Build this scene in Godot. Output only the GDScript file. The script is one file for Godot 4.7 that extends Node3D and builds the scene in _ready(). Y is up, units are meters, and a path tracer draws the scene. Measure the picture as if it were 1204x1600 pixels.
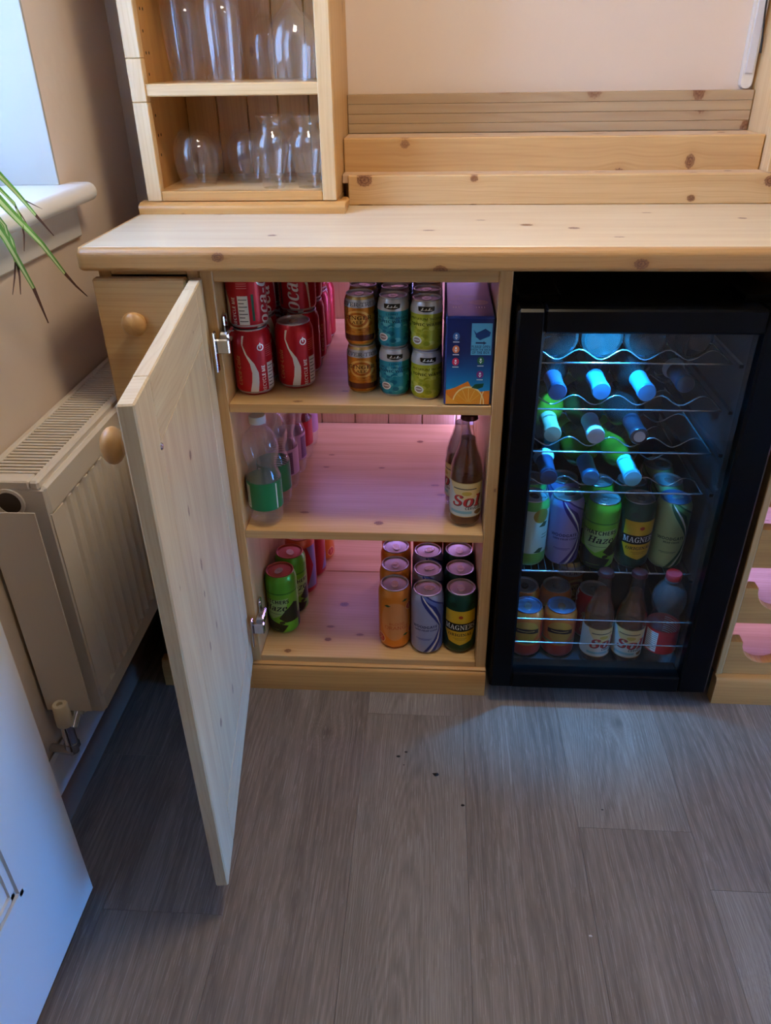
extends Node3D
# A pine home bar: base cupboard with one open door, a glass fronted drinks fridge, a shelf unit with glasses, a radiator under a window.

var rng := RandomNumberGenerator.new()
var names := {}
var meshes := {}
var M := {}

const WALL_X := -0.755      # inner face of the left wall
const WALL_Z := -0.530      # inner face of the back wall
const RIGHT_X := 2.0
const REAR_Z := 1.262     # partition with the doorway the picture is taken from
const HALL_Z := 2.7
const CEIL := 2.4
const TOP := 0.894          # worktop surface
const S1 := 0.636           # cupboard shelves, top faces
const S2 := 0.384
const S3 := 0.080

# ------------------------------------------------------------------ mesh builder
class MB:
	var v := PackedVector3Array()
	var n := PackedVector3Array()
	var t := PackedVector2Array()
	func tri(a: Vector3, b: Vector3, c: Vector3, na: Vector3, nb: Vector3, nc: Vector3, ua := Vector2.ZERO, ub := Vector2.ZERO, uc := Vector2.ZERO) -> void:
		if (b - a).cross(c - a).dot(na + nb + nc) > 0.0:
			v.append_array([a, c, b]); n.append_array([na, nc, nb]); t.append_array([ua, uc, ub])
		else:
			v.append_array([a, b, c]); n.append_array([na, nb, nc]); t.append_array([ua, ub, uc])
	func flat(a: Vector3, b: Vector3, c: Vector3, nn: Vector3, ua := Vector2.ZERO, ub := Vector2.ZERO, uc := Vector2.ZERO) -> void:
		tri(a, b, c, nn, nn, nn, ua, ub, uc)
	func quad(a: Vector3, b: Vector3, c: Vector3, d: Vector3, nn: Vector3, ua := Vector2.ZERO, ub := Vector2.ZERO, uc := Vector2.ZERO, ud := Vector2.ZERO) -> void:
		flat(a, b, c, nn, ua, ub, uc)
		flat(a, c, d, nn, ua, uc, ud)
	func mesh() -> ArrayMesh:
		var arr := []
		arr.resize(Mesh.ARRAY_MAX)
		arr[Mesh.ARRAY_VERTEX] = v
		arr[Mesh.ARRAY_NORMAL] = n
		arr[Mesh.ARRAY_TEX_UV] = t
		var m := ArrayMesh.new()
		m.add_surface_from_arrays(Mesh.PRIMITIVE_TRIANGLES, arr)
		return m

# A box with chamfered edges. g: axis of the wood grain; uvs run in metres over a sheet of sheet.x by sheet.y metres.
func add_box(b: MB, c: Vector3, s: Vector3, bev := 0.0015, g := 0, fit := false, off := Vector2.ZERO, sheet := Vector2(1.3, 0.34)) -> void:
	var h := s * 0.5
	bev = minf(bev, minf(h.x, minf(h.y, h.z)) * 0.9)
	var uvf := func(p: Vector3, ax: int) -> Vector2:
		var gu := g
		var gv := 3 - g - ax
		if ax == g:
			gu = (g + 1) % 3
			gv = (g + 2) % 3
			if not fit:
				return Vector2(p[gu] * 0.12 / sheet.x + off.x, p[gv] / sheet.y + off.y)
		if fit:
			return Vector2((p[gu] + h[gu]) / s[gu], (p[gv] + h[gv]) / s[gv])
		return Vector2((p[gu] + h[gu]) / sheet.x + off.x, (p[gv] + h[gv]) / sheet.y + off.y)
	var put := func(pts: Array, nn: Vector3, ax: int) -> void:
		for k in range(1, pts.size() - 1):
			b.flat(c + pts[0], c + pts[k], c + pts[k + 1], nn, uvf.call(pts[0], ax), uvf.call(pts[k], ax), uvf.call(pts[k + 1], ax))
	var corner := func(sx: float, sy: float, sz: float, ax: int) -> Vector3:
		var p := Vector3(sx * (h.x - bev), sy * (h.y - bev), sz * (h.z - bev))
		p[ax] = [sx, sy, sz][ax] * h[ax]
		return p
	for ax in 3:
		for sg in [-1.0, 1.0]:
			var nn := Vector3.ZERO
			nn[ax] = sg
			var p := []
			for q in [[-1.0, -1.0], [1.0, -1.0], [1.0, 1.0], [-1.0, 1.0]]:
				var w := [0.0, 0.0, 0.0]
				w[ax] = sg
				w[(ax + 1) % 3] = q[0]
				w[(ax + 2) % 3] = q[1]
				p.append(corner.call(w[0], w[1], w[2], ax))
			put.call(p, nn, ax)
	if bev <= 0.0:
		return
	for ax in 3:
		var a1 := (ax + 1) % 3
		var a2 := (ax + 2) % 3
		for q in [[-1.0, -1.0], [1.0, -1.0], [1.0, 1.0], [-1.0, 1.0]]:
			var nn := Vector3.ZERO
			nn[a1] = q[0]
			nn[a2] = q[1]
			nn = nn.normalized()
			var w0 := [0.0, 0.0, 0.0]
			w0[a1] = q[0]
			w0[a2] = q[1]
			var p := []
			for e in [[-1.0, a1], [1.0, a1], [1.0, a2], [-1.0, a2]]:
				w0[ax] = e[0]
				p.append(corner.call(w0[0], w0[1], w0[2], e[1]))
			put.call(p, nn, a1 if a1 != g else a2)
	for sx in [-1.0, 1.0]:
		for sy in [-1.0, 1.0]:
			for sz in [-1.0, 1.0]:
				put.call([corner.call(sx, sy, sz, 0), corner.call(sx, sy, sz, 1), corner.call(sx, sy, sz, 2)], Vector3(sx, sy, sz).normalized(), 1 if g != 1 else 2)

func rnd_off(s: Vector3, g: int, sheet := Vector2(1.3, 0.34)) -> Vector2:
	return Vector2(rng.randf() * maxf(0.0, 1.0 - s[g] / sheet.x), rng.randf())

func box(s: Vector3, bev := 0.0015, g := 0, fit := false) -> ArrayMesh:
	var b := MB.new()
	add_box(b, Vector3.ZERO, s, bev, g, fit, Vector2.ZERO if fit else rnd_off(s, g))
	return b.mesh()

# Turned shape round y: profile of (radius, height) from the bottom up the outside; u = 0.5 faces +z.
func add_lathe(b: MB, p: Array, seg := 32, y0 := 0.0, y1 := 1.0, o := Vector3.ZERO, crease := 0.75) -> void:
	var fn := []
	for k in p.size() - 1:
		var d: Vector2 = p[k + 1] - p[k]
		fn.append(Vector2(d.y, -d.x).normalized())
	for k in p.size() - 1:
		var na: Vector2 = fn[k]
		var nb: Vector2 = fn[k]
		if k > 0 and fn[k - 1].dot(fn[k]) > crease:
			na = (fn[k - 1] + fn[k]).normalized()
		if k < p.size() - 2 and fn[k + 1].dot(fn[k]) > crease:
			nb = (fn[k + 1] + fn[k]).normalized()
		var va: float = 1.0 - (p[k].y - y0) / (y1 - y0)
		var vb: float = 1.0 - (p[k + 1].y - y0) / (y1 - y0)
		for i in seg:
			var u0 := float(i) / seg
			var u1 := float(i + 1) / seg
			var d0 := Vector3(sin((u0 - 0.5) * TAU), 0, cos((u0 - 0.5) * TAU))
			var d1 := Vector3(sin((u1 - 0.5) * TAU), 0, cos((u1 - 0.5) * TAU))
			var up := Vector3.UP
			var a0: Vector3 = o + d0 * p[k].x + up * p[k].y
			var a1: Vector3 = o + d1 * p[k].x + up * p[k].y
			var b0: Vector3 = o + d0 * p[k + 1].x + up * p[k + 1].y
			var b1: Vector3 = o + d1 * p[k + 1].x + up * p[k + 1].y
			var n0a := d0 * na.x + up * na.y
			var n1a := d1 * na.x + up * na.y
			var n0b := d0 * nb.x + up * nb.y
			var n1b := d1 * nb.x + up * nb.y
			if p[k].x > 1e-6:
				b.tri(a0, a1, b1 if p[k + 1].x > 1e-6 else b0, n0a, n1a, n1b, Vector2(u0, va), Vector2(u1, va), Vector2(u1, vb))
			if p[k + 1].x > 1e-6:
				b.tri(a0, b1, b0, n0a, n1b, n0b, Vector2(u0, va), Vector2(u1, vb), Vector2(u0, vb))

func lathe(p: Array, seg := 32, y0 := 0.0, y1 := 1.0) -> ArrayMesh:
	var b := MB.new()
	add_lathe(b, p, seg, y0, y1)
	return b.mesh()

# A round wire through points.
func add_tube(b: MB, pts: Array, r: float, seg := 8, r_end := -1.0) -> void:
	var rings := []
	var side := Vector3.ZERO
	for k in pts.size():
		var d: Vector3 = (pts[mini(k + 1, pts.size() - 1)] - pts[maxi(k - 1, 0)]).normalized()
		if side == Vector3.ZERO:
			side = d.cross(Vector3.UP if absf(d.y) < 0.9 else Vector3.RIGHT).normalized()
		side = (side - d * side.dot(d)).normalized()
		var other := d.cross(side)
		var rr := r if r_end < 0.0 else lerpf(r, r_end, float(k) / (pts.size() - 1))
		var ring := []
		for i in seg:
			var w := side * cos(TAU * i / seg) + other * sin(TAU * i / seg)
			ring.append([pts[k] + w * rr, w])
		rings.append(ring)
	for k in pts.size() - 1:
		for i in seg:
			var j := (i + 1) % seg
			var a = rings[k][i]
			var c = rings[k][j]
			var d = rings[k + 1][j]
			var e = rings[k + 1][i]
			b.tri(a[0], c[0], d[0], a[1], c[1], d[1])
			b.tri(a[0], d[0], e[0], a[1], d[1], e[1])
	for end in [0, pts.size() - 1]:
		var nn: Vector3 = (pts[0] - pts[1]).normalized() if end == 0 else (pts[-1] - pts[-2]).normalized()
		for i in range(1, seg - 1):
			b.flat(rings[end][0][0], rings[end][i][0], rings[end][i + 1][0], nn)

func tube(pts: Array, r: float, seg := 8, r_end := -1.0) -> ArrayMesh:
	var b := MB.new()
	add_tube(b, pts, r, seg, r_end)
	return b.mesh()

# A flat outline (counter-clockwise or not) in the xy plane, z from 0 to depth; uvs in metres over the sheet, grain along x.
func add_prism(b: MB, poly: PackedVector2Array, depth: float, xf := Transform3D.IDENTITY, smooth := false, sheet := Vector2(1.3, 0.34), off := Vector2.ZERO) -> void:
	var p := poly
	if Geometry2D.is_polygon_clockwise(p):
		p = p.duplicate()
		p.reverse()
	var ix := Geometry2D.triangulate_polygon(p)
	for z in [0.0, depth]:
		var nn: Vector3 = xf.basis * Vector3(0, 0, -1 if z == 0.0 else 1)
		for k in range(0, ix.size(), 3):
			var q := []
			var w := []
			for e in 3:
				var c := p[ix[k + e]]
				q.append(xf * Vector3(c.x, c.y, z))
				w.append(Vector2(c.x / sheet.x, c.y / sheet.y) + off)
			b.flat(q[0], q[1], q[2], nn.normalized(), w[0], w[1], w[2])
	var m := p.size()
	var fn := []
	for k in m:
		var d := p[(k + 1) % m] - p[k]
		fn.append(Vector2(d.y, -d.x).normalized())
	for k in m:
		var a := p[k]
		var c := p[(k + 1) % m]
		var na: Vector2 = fn[k]
		var nc: Vector2 = fn[k]
		if smooth:
			var pa: Vector2 = fn[(k + m - 1) % m]
			var pc: Vector2 = fn[(k + 1) % m]
			if pa.dot(fn[k]) > 0.6:
				na = (pa + fn[k]).normalized()
			if pc.dot(fn[k]) > 0.6:
				nc = (pc + fn[k]).normalized()
		var n3a := (xf.basis * Vector3(na.x, na.y, 0)).normalized()
		var n3c := (xf.basis * Vector3(nc.x, nc.y, 0)).normalized()
		var ua := Vector2(0, (absf(a.x) + absf(a.y)) / sheet.y) + off
		var uc := Vector2(0, (absf(c.x) + absf(c.y)) / sheet.y) + off
		var du := Vector2(depth / sheet.x, 0)
		b.tri(xf * Vector3(a.x, a.y, 0), xf * Vector3(c.x, c.y, 0), xf * Vector3(c.x, c.y, depth), n3a, n3c, n3c, ua, uc, uc + du)
		b.tri(xf * Vector3(a.x, a.y, 0), xf * Vector3(c.x, c.y, depth), xf * Vector3(a.x, a.y, depth), n3a, n3c, n3a, ua, uc + du, ua + du)

func prism(poly: PackedVector2Array, depth: float, smooth := false) -> ArrayMesh:
	var b := MB.new()
	add_prism(b, poly, depth, Transform3D.IDENTITY, smooth, Vector2(1.3, 0.34), Vector2(rng.randf() * 0.3, rng.randf()))
	return b.mesh()

# A profile in (z, y) run along x from x0 to x1 (mouldings).
func moulding(poly: PackedVector2Array, x0: float, x1: float) -> ArrayMesh:
	var b := MB.new()
	var xf := Transform3D(Basis(Vector3(0, 0, 1), Vector3(0, 1, 0), Vector3(1, 0, 0)), Vector3(x0, 0, 0))
	add_prism(b, poly, x1 - x0, xf, true, Vector2(1.3, 0.34), Vector2(rng.randf() * 0.3, rng.randf()))
	return b.mesh()

# ------------------------------------------------------------------ nodes
func numbered(called: String) -> String:
	var k: int = names.get(called, 0)
	names[called] = k + 1
	return called if k == 0 else "%s_%03d" % [called, k]

func thing(called: String, label: String, category: String, at := Vector3.ZERO, group := "", turn := 0.0) -> Node3D:
	var o := Node3D.new()
	o.name = numbered(called)
	add_child(o)
	o.position = at
	o.rotation.y = turn
	o.set_meta("label", label)
	o.set_meta("category", category)
	if group != "":
		o.set_meta("group", group)
	return o

func structure(called: String) -> Node3D:
	var o := Node3D.new()
	o.name = called
	add_child(o)
	o.set_meta("kind", "structure")
	return o

func part(parent: Node3D, called: String, mesh: Mesh, mat: Material, at := Vector3.ZERO, turn := Vector3.ZERO) -> MeshInstance3D:
	var o := MeshInstance3D.new()
	o.name = called
	o.mesh = mesh
	o.material_override = mat
	o.position = at
	o.rotation = turn
	o.cast_shadow = GeometryInstance3D.SHADOW_CASTING_SETTING_ON
	parent.add_child(o, true)
	return o

# A board from its two corners in the parent's space.
func board(parent: Node3D, called: String, a: Vector3, c: Vector3, mat: Material, g := 0, bev := 0.0015, fit := false) -> MeshInstance3D:
	return part(parent, called, box((c - a).abs(), bev, g, fit), mat, (a + c) * 0.5)

func one(called: String, mesh: Mesh, mat: Material, label: String, category: String, at := Vector3.ZERO, group := "") -> MeshInstance3D:
	var o := part(self, numbered(called), mesh, mat, at)
	o.set_meta("label", label)
	o.set_meta("category", category)
	if group != "":
		o.set_meta("group", group)
	return o

# ------------------------------------------------------------------ the scene
const ADDED_LAMP_E := 1.85  # strength of the added pendant fill light
const ADDED_LAMP_C := Color(1.0, 0.91, 0.78)

func _ready() -> void:
	rng.seed = 1
	# camera, from the photograph's vanishing points (focal length 1192 px of 1600)
	var cam := Camera3D.new()
	cam.name = "camera"
	cam.fov = 67.73
	cam.near = 0.02
	cam.rotation_order = EULER_ORDER_YXZ
	cam.position = Vector3(-0.1179, 1.1361, 1.1769)
	cam.rotation = Vector3(-0.5395, 0.0684, -0.0156)
	add_child(cam)
	# blue sky
	var sky := ProceduralSkyMaterial.new()
	sky.sky_top_color = Color(0.20, 0.52, 0.95)
	sky.sky_horizon_color = Color(0.28, 0.62, 1.0)
	sky.ground_bottom_color = Color(0.35, 0.45, 0.55)
	sky.ground_horizon_color = Color(0.28, 0.62, 1.0)
	sky.sun_angle_max = 1.0
	var env := Environment.new()
	env.background_mode = Environment.BG_SKY
	env.sky = Sky.new()
	env.sky.sky_material = sky
	env.background_energy_multiplier = 84.0
	env.tonemap_mode = Environment.TONE_MAPPER_LINEAR
	env.tonemap_exposure = 0.47
	env.sdfgi_enabled = true
	env.ssao_enabled = true
	env.ssil_enabled = true
	var we := WorldEnvironment.new()
	we.name = "world"
	we.environment = env
	add_child(we)
	# sun: high, from behind the camera and a little from the right, onto the added wall across the passage
	var sun := DirectionalLight3D.new()
	sun.name = "sun"
	sun.light_energy = 33.0
	sun.light_color = Color(1.0, 0.96, 0.90)
	sun.light_angular_distance = 0.6
	sun.shadow_enabled = true
	sun.sky_mode = DirectionalLight3D.SKY_MODE_LIGHT_ONLY
	add_child(sun)
	sun.look_at_from_position(Vector3(0.5, 0.8, -0.35), Vector3.ZERO, Vector3.UP)
	M["led_pink"] = glow(LED_C, 2.0)
	M["led_blue"] = glow(Color(0.3, 0.75, 1.0), 6.0)
	M["added_lamp_warm"] = glow(ADDED_LAMP_C, 3.0)
	make_materials()
	make_prints()
	make_room()
	make_room_door()
	make_added_pendant()
	make_worktop()
	make_cupboard()
	make_drawer_unit()
	make_bottle_rack()
	make_steps()
	make_shelf_unit()
	make_fridge()
	make_radiator()
	fill_cupboard()
	fill_fridge()
	make_glasses()
	make_plant()
	make_small_things()

# ------------------------------------------------------------------ materials
func mat(c: Color, rough := 0.5, metal := 0.0, tex: Texture2D = null, spec := 0.5) -> StandardMaterial3D:
	var m := StandardMaterial3D.new()
	m.albedo_color = c
	m.roughness = rough
	m.metallic = metal
	m.metallic_specular = spec
	m.albedo_texture = tex
	return m

func rgb8(r: int, g: int, b: int) -> Color:
	return Color(r / 255.0, g / 255.0, b / 255.0)

func glass(c: Color, alpha: float, rough := 0.02) -> StandardMaterial3D:
	var m := mat(Color(c.r, c.g, c.b, alpha), rough)
	m.transparency = BaseMaterial3D.TRANSPARENCY_ALPHA
	m.cull_mode = BaseMaterial3D.CULL_DISABLED
	return m

func glow(c: Color, e: float) -> StandardMaterial3D:
	var m := mat(Color(0.9, 0.9, 0.9), 0.5)
	m.emission_enabled = true
	m.emission = c
	m.emission_energy_multiplier = e
	return m

# Pine: soft bands, thin dark growth lines and knots that push the grain aside. knots: [u, v, radius in metres].
func pine_texture(sd: int, w: int, h: int, size: Vector2, knots: Array, light: Color, dark: Color, waves := 1.0) -> ImageTexture:
	var n1 := FastNoiseLite.new()
	n1.seed = sd
	n1.frequency = 1.0
	n1.fractal_octaves = 2
	var n2 := FastNoiseLite.new()
	n2.seed = sd + 7
	n2.frequency = 1.0
	n2.fractal_type = FastNoiseLite.FRACTAL_NONE
	var data := PackedByteArray()
	data.resize(w * h * 3)
	var knot_c := Color(0.42, 0.25, 0.15)
	for y in h:
		var v := (y + 0.5) / h * size.y
		for x in w:
			var u := (x + 0.5) / w * size.x
			var vv := v
			var kn := 0.0
			var halo := 0.0
			for k in knots:
				var du: float = u - k[0] * size.x
				var r: float = k[2]
				if absf(du) > r * 9.0:
					continue
				var dv: float = v - k[1] * size.y
				if absf(dv) > r * 7.0:
					continue
				var e := exp(-du * du / (8.0 * r * r))
				vv -= signf(dv) * r * 0.8 * e * exp(-absf(dv) / (2.2 * r)) * minf(1.0, absf(dv) / (r * 0.4))
				var d := sqrt(du * du / ((1.6 if r > 0.0055 else 5.0) * r * r) + dv * dv / (r * r)) + 0.12 * n2.get_noise_2d(u * 300.0, v * 300.0)
				halo = maxf(halo, 0.5 * exp(-maxf(0.0, d - 1.0) * 1.8))
				if d < 1.0:
					kn = maxf(kn, minf(1.0, (1.0 - d) * 5.0) * (0.72 + 0.28 * sin(d * 16.0)) * (1.0 if r > 0.0055 else 0.7))
			var band := 0.5 + 0.5 * n1.get_noise_2d(u * 1.3 * waves, vv * 26.0)
			var fine := n2.get_noise_2d(u * 7.0, vv * 330.0)
			var ring := sin((vv + 0.006 * n2.get_noise_2d(u * 1.7 * waves, vv * 9.0) * waves) * 690.0 + 4.0 * n1.get_noise_2d(u * 0.6, vv * 7.0))
			var t := 0.55 * band + 0.12 * fine + 0.2 * pow(maxf(0.0, ring), 5.0) + halo * 0.5
			var c := light.lerp(dark, clampf(t, 0.0, 1.0)).lerp(knot_c, clampf(kn, 0.0, 1.0))
			var at := (y * w + x) * 3
			data[at] = int(clampf(c.r, 0, 1) * 255.0)
			data[at + 1] = int(clampf(c.g, 0, 1) * 255.0)
			data[at + 2] = int(clampf(c.b, 0, 1) * 255.0)
	return ImageTexture.create_from_image(Image.create_from_data(w, h, false, Image.FORMAT_RGB8, data))

func random_knots(sd: int, count: int, big := 0.009) -> Array:
	var r := RandomNumberGenerator.new()
	r.seed = sd
	var out := []
	for k in count:
		out.append([r.randf(), r.randf(), lerpf(0.25, 1.0, r.randf() * r.randf()) * big])
	return out

# Grey oak: fine pale and dark pores along the plank, cathedral arches in some, a knot or two.
func oak_texture(sd: int, w: int, h: int, size: Vector2, light: Color, dark: Color, arch: float, knots: Array) -> ImageTexture:
	var n1 := FastNoiseLite.new()
	n1.seed = sd
	n1.frequency = 1.0
	n1.fractal_octaves = 3
	var n2 := FastNoiseLite.new()
	n2.seed = sd + 3
	n2.frequency = 1.0
	n2.fractal_type = FastNoiseLite.FRACTAL_NONE
	var data := PackedByteArray()
	data.resize(w * h * 3)
	for y in h:
		var v := (y + 0.5) / h * size.y
		for x in w:
			var u := (x + 0.5) / w * size.x
			var vv := v
			var kn := 0.0
			for k in knots:
				var du: float = u - k[0] * size.x
				var r: float = k[2]
				if absf(du) > r * 7.0:
					continue
				var dv: float = v - k[1] * size.y
				var e := exp(-du * du / (7.0 * r * r))
				vv -= signf(dv) * r * 0.9 * e * exp(-absf(dv) / (2.0 * r)) * minf(1.0, absf(dv) / (r * 0.4))
				kn = maxf(kn, 0.8 * exp(-(du * du / 1.6 + dv * dv) / (r * r) * 1.6))
			var mid := vv - size.y * 0.5 + 0.03 * n2.get_noise_2d(u * 1.1, 3.0)
			var q := mid * mid * 300.0 - u * 2.0 * arch
			var rings := sin((lerpf(vv * 55.0, q * 7.0, arch) + 1.1 * n1.get_noise_2d(u * 2.2, vv * 14.0)) * TAU)
			var pore := n2.get_noise_2d(u * 9.0 + 1.2 * n1.get_noise_2d(u * 3.0, vv * 30.0), vv * 560.0)
			var fine := n2.get_noise_2d(u * 34.0, vv * 1300.0)
			var broad := n1.get_noise_2d(u * 1.6, vv * 12.0)
			var t := 0.5 + 0.32 * broad + 0.12 * rings + 0.17 * pore + 0.13 * fine + kn * 0.6
			var c := light.lerp(dark, clampf(t, 0.0, 1.0))
			if pore < -0.5:
				c = c.lerp(Color(0.70, 0.68, 0.66), 0.22)
			var at := (y * w + x) * 3
			data[at] = int(clampf(c.r, 0, 1) * 255.0)
			data[at + 1] = int(clampf(c.g, 0, 1) * 255.0)
			data[at + 2] = int(clampf(c.b, 0, 1) * 255.0)
	return ImageTexture.create_from_image(Image.create_from_data(w, h, false, Image.FORMAT_RGB8, data))

func noise_normal(freq: float, sd: int) -> NoiseTexture2D:
	var n := FastNoiseLite.new()
	n.seed = sd
	n.frequency = freq
	var t := NoiseTexture2D.new()
	t.width = 256
	t.height = 256
	t.seamless = true
	t.as_normal_map = true
	t.bump_strength = 2.0
	t.noise = n
	return t

# ------------------------------------------------------------------ printed labels
class Canvas:
	var im: Image
	var w: int
	var h: int
	static var glyphs := {}
	func _init(ww: int, hh: int, c: Color) -> void:
		w = ww
		h = hh
		im = Image.create(ww, hh, false, Image.FORMAT_RGB8)
		im.fill(c)
	func rect(x0: float, y0: float, x1: float, y1: float, c: Color) -> void:
		im.fill_rect(Rect2i(int(x0 * w), int(y0 * h), maxi(1, int((x1 - x0) * w)), maxi(1, int((y1 - y0) * h))), c)
	func tri(a: Vector2, b: Vector2, c: Vector2, col: Color) -> void:
		var y0 := maxi(0, int(floor(minf(a.y, minf(b.y, c.y)))))
		var y1 := mini(h - 1, int(ceil(maxf(a.y, maxf(b.y, c.y)))))
		for y in range(y0, y1 + 1):
			var yy := y + 0.5
			var lo := 1e9
			var hi := -1e9
			for e in [[a, b], [b, c], [c, a]]:
				var p: Vector2 = e[0]
				var q: Vector2 = e[1]
				if (p.y <= yy) != (q.y <= yy):
					var xx := p.x + (q.x - p.x) * (yy - p.y) / (q.y - p.y)
					lo = minf(lo, xx)
					hi = maxf(hi, xx)
			var i0 := int(ceil(lo - 0.5))
			var i1 := int(floor(hi - 0.5))
			if lo < 1e8 and i1 >= i0 and i1 >= 0 and i0 < w:
				i0 = maxi(i0, 0)
				im.fill_rect(Rect2i(i0, y, mini(i1, w - 1) - i0 + 1, 1), col)
	func poly(pts: Array, col: Color) -> void:
		var p := PackedVector2Array()
		for q in pts:
			p.append(Vector2(q[0] * w, q[1] * h))
		var ix := Geometry2D.triangulate_polygon(p)
		for k in range(0, ix.size(), 3):
			tri(p[ix[k]], p[ix[k + 1]], p[ix[k + 2]], col)
	func disc(x: float, y: float, rx: float, ry: float, col: Color) -> void:
		var pts := []
		for k in 28:
			pts.append([x + rx * cos(TAU * k / 28), y + ry * sin(TAU * k / 28)])
		poly(pts, col)
	# a band between two curves given as points [x, y, half width]
	func ribbon(pts: Array, col: Color) -> void:
		for k in pts.size() - 1:
			var a = pts[k]
			var b = pts[k + 1]
			poly([[a[0] - a[2], a[1]], [a[0] + a[2], a[1]], [b[0] + b[2], b[1]], [b[0] - b[2], b[1]]], col)
	# text centred at x, y; size = height of a line as a share of the canvas; turned 90 degrees when up
	func text(s: String, x: float, y: float, size: float, col: Color, face := "Droid Sans", bold := true, squeeze := 1.0, up := false, lean := 0.0) -> void:
		var key := [s, face, bold]
		if not glyphs.has(key):
			var f := SystemFont.new()
			f.font_names = [face]
			f.font_weight = 700 if bold else 400
			var t := TextMesh.new()
			t.font = f
			t.text = s
			t.font_size = 64
			t.pixel_size = 1.0 / 64.0
			t.depth = 0.0
			t.curve_step = 4.0
			glyphs[key] = t.get_mesh_arrays()
		var arr = glyphs[key]
		var v: PackedVector3Array = arr[Mesh.ARRAY_VERTEX]
		var ix: PackedInt32Array = arr[Mesh.ARRAY_INDEX]
		var px := size * h
		var f2 := func(p: Vector3) -> Vector2:
			var q := Vector2((p.x + lean * p.y) * squeeze, -p.y) * px
			if up:
				q = Vector2(q.y, -q.x)
			return Vector2(x * w, y * h) + q
		for k in range(0, ix.size(), 3):
			tri(f2.call(v[ix[k]]), f2.call(v[ix[k + 1]]), f2.call(v[ix[k + 2]]), col)
	func texture() -> ImageTexture:
		return ImageTexture.create_from_image(im)

func blotch(c: Canvas, sd: int, y0: float, y1: float, cols: Array, count: int, size: float) -> void:
	var r := RandomNumberGenerator.new()
	r.seed = sd
	for k in count:
		var s := size * r.randf_range(0.4, 1.0)
		c.disc(r.randf(), r.randf_range(y0 + s, y1 - s), s * 0.7, s, cols[r.randi() % cols.size()])

# ------------------------------------------------------------------ cans and bottles
func print_can(called: String, tex: Texture2D, metal := 0.35, rough := 0.32) -> void:
	M[called] = mat(Color.WHITE, rough, metal, tex)

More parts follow.
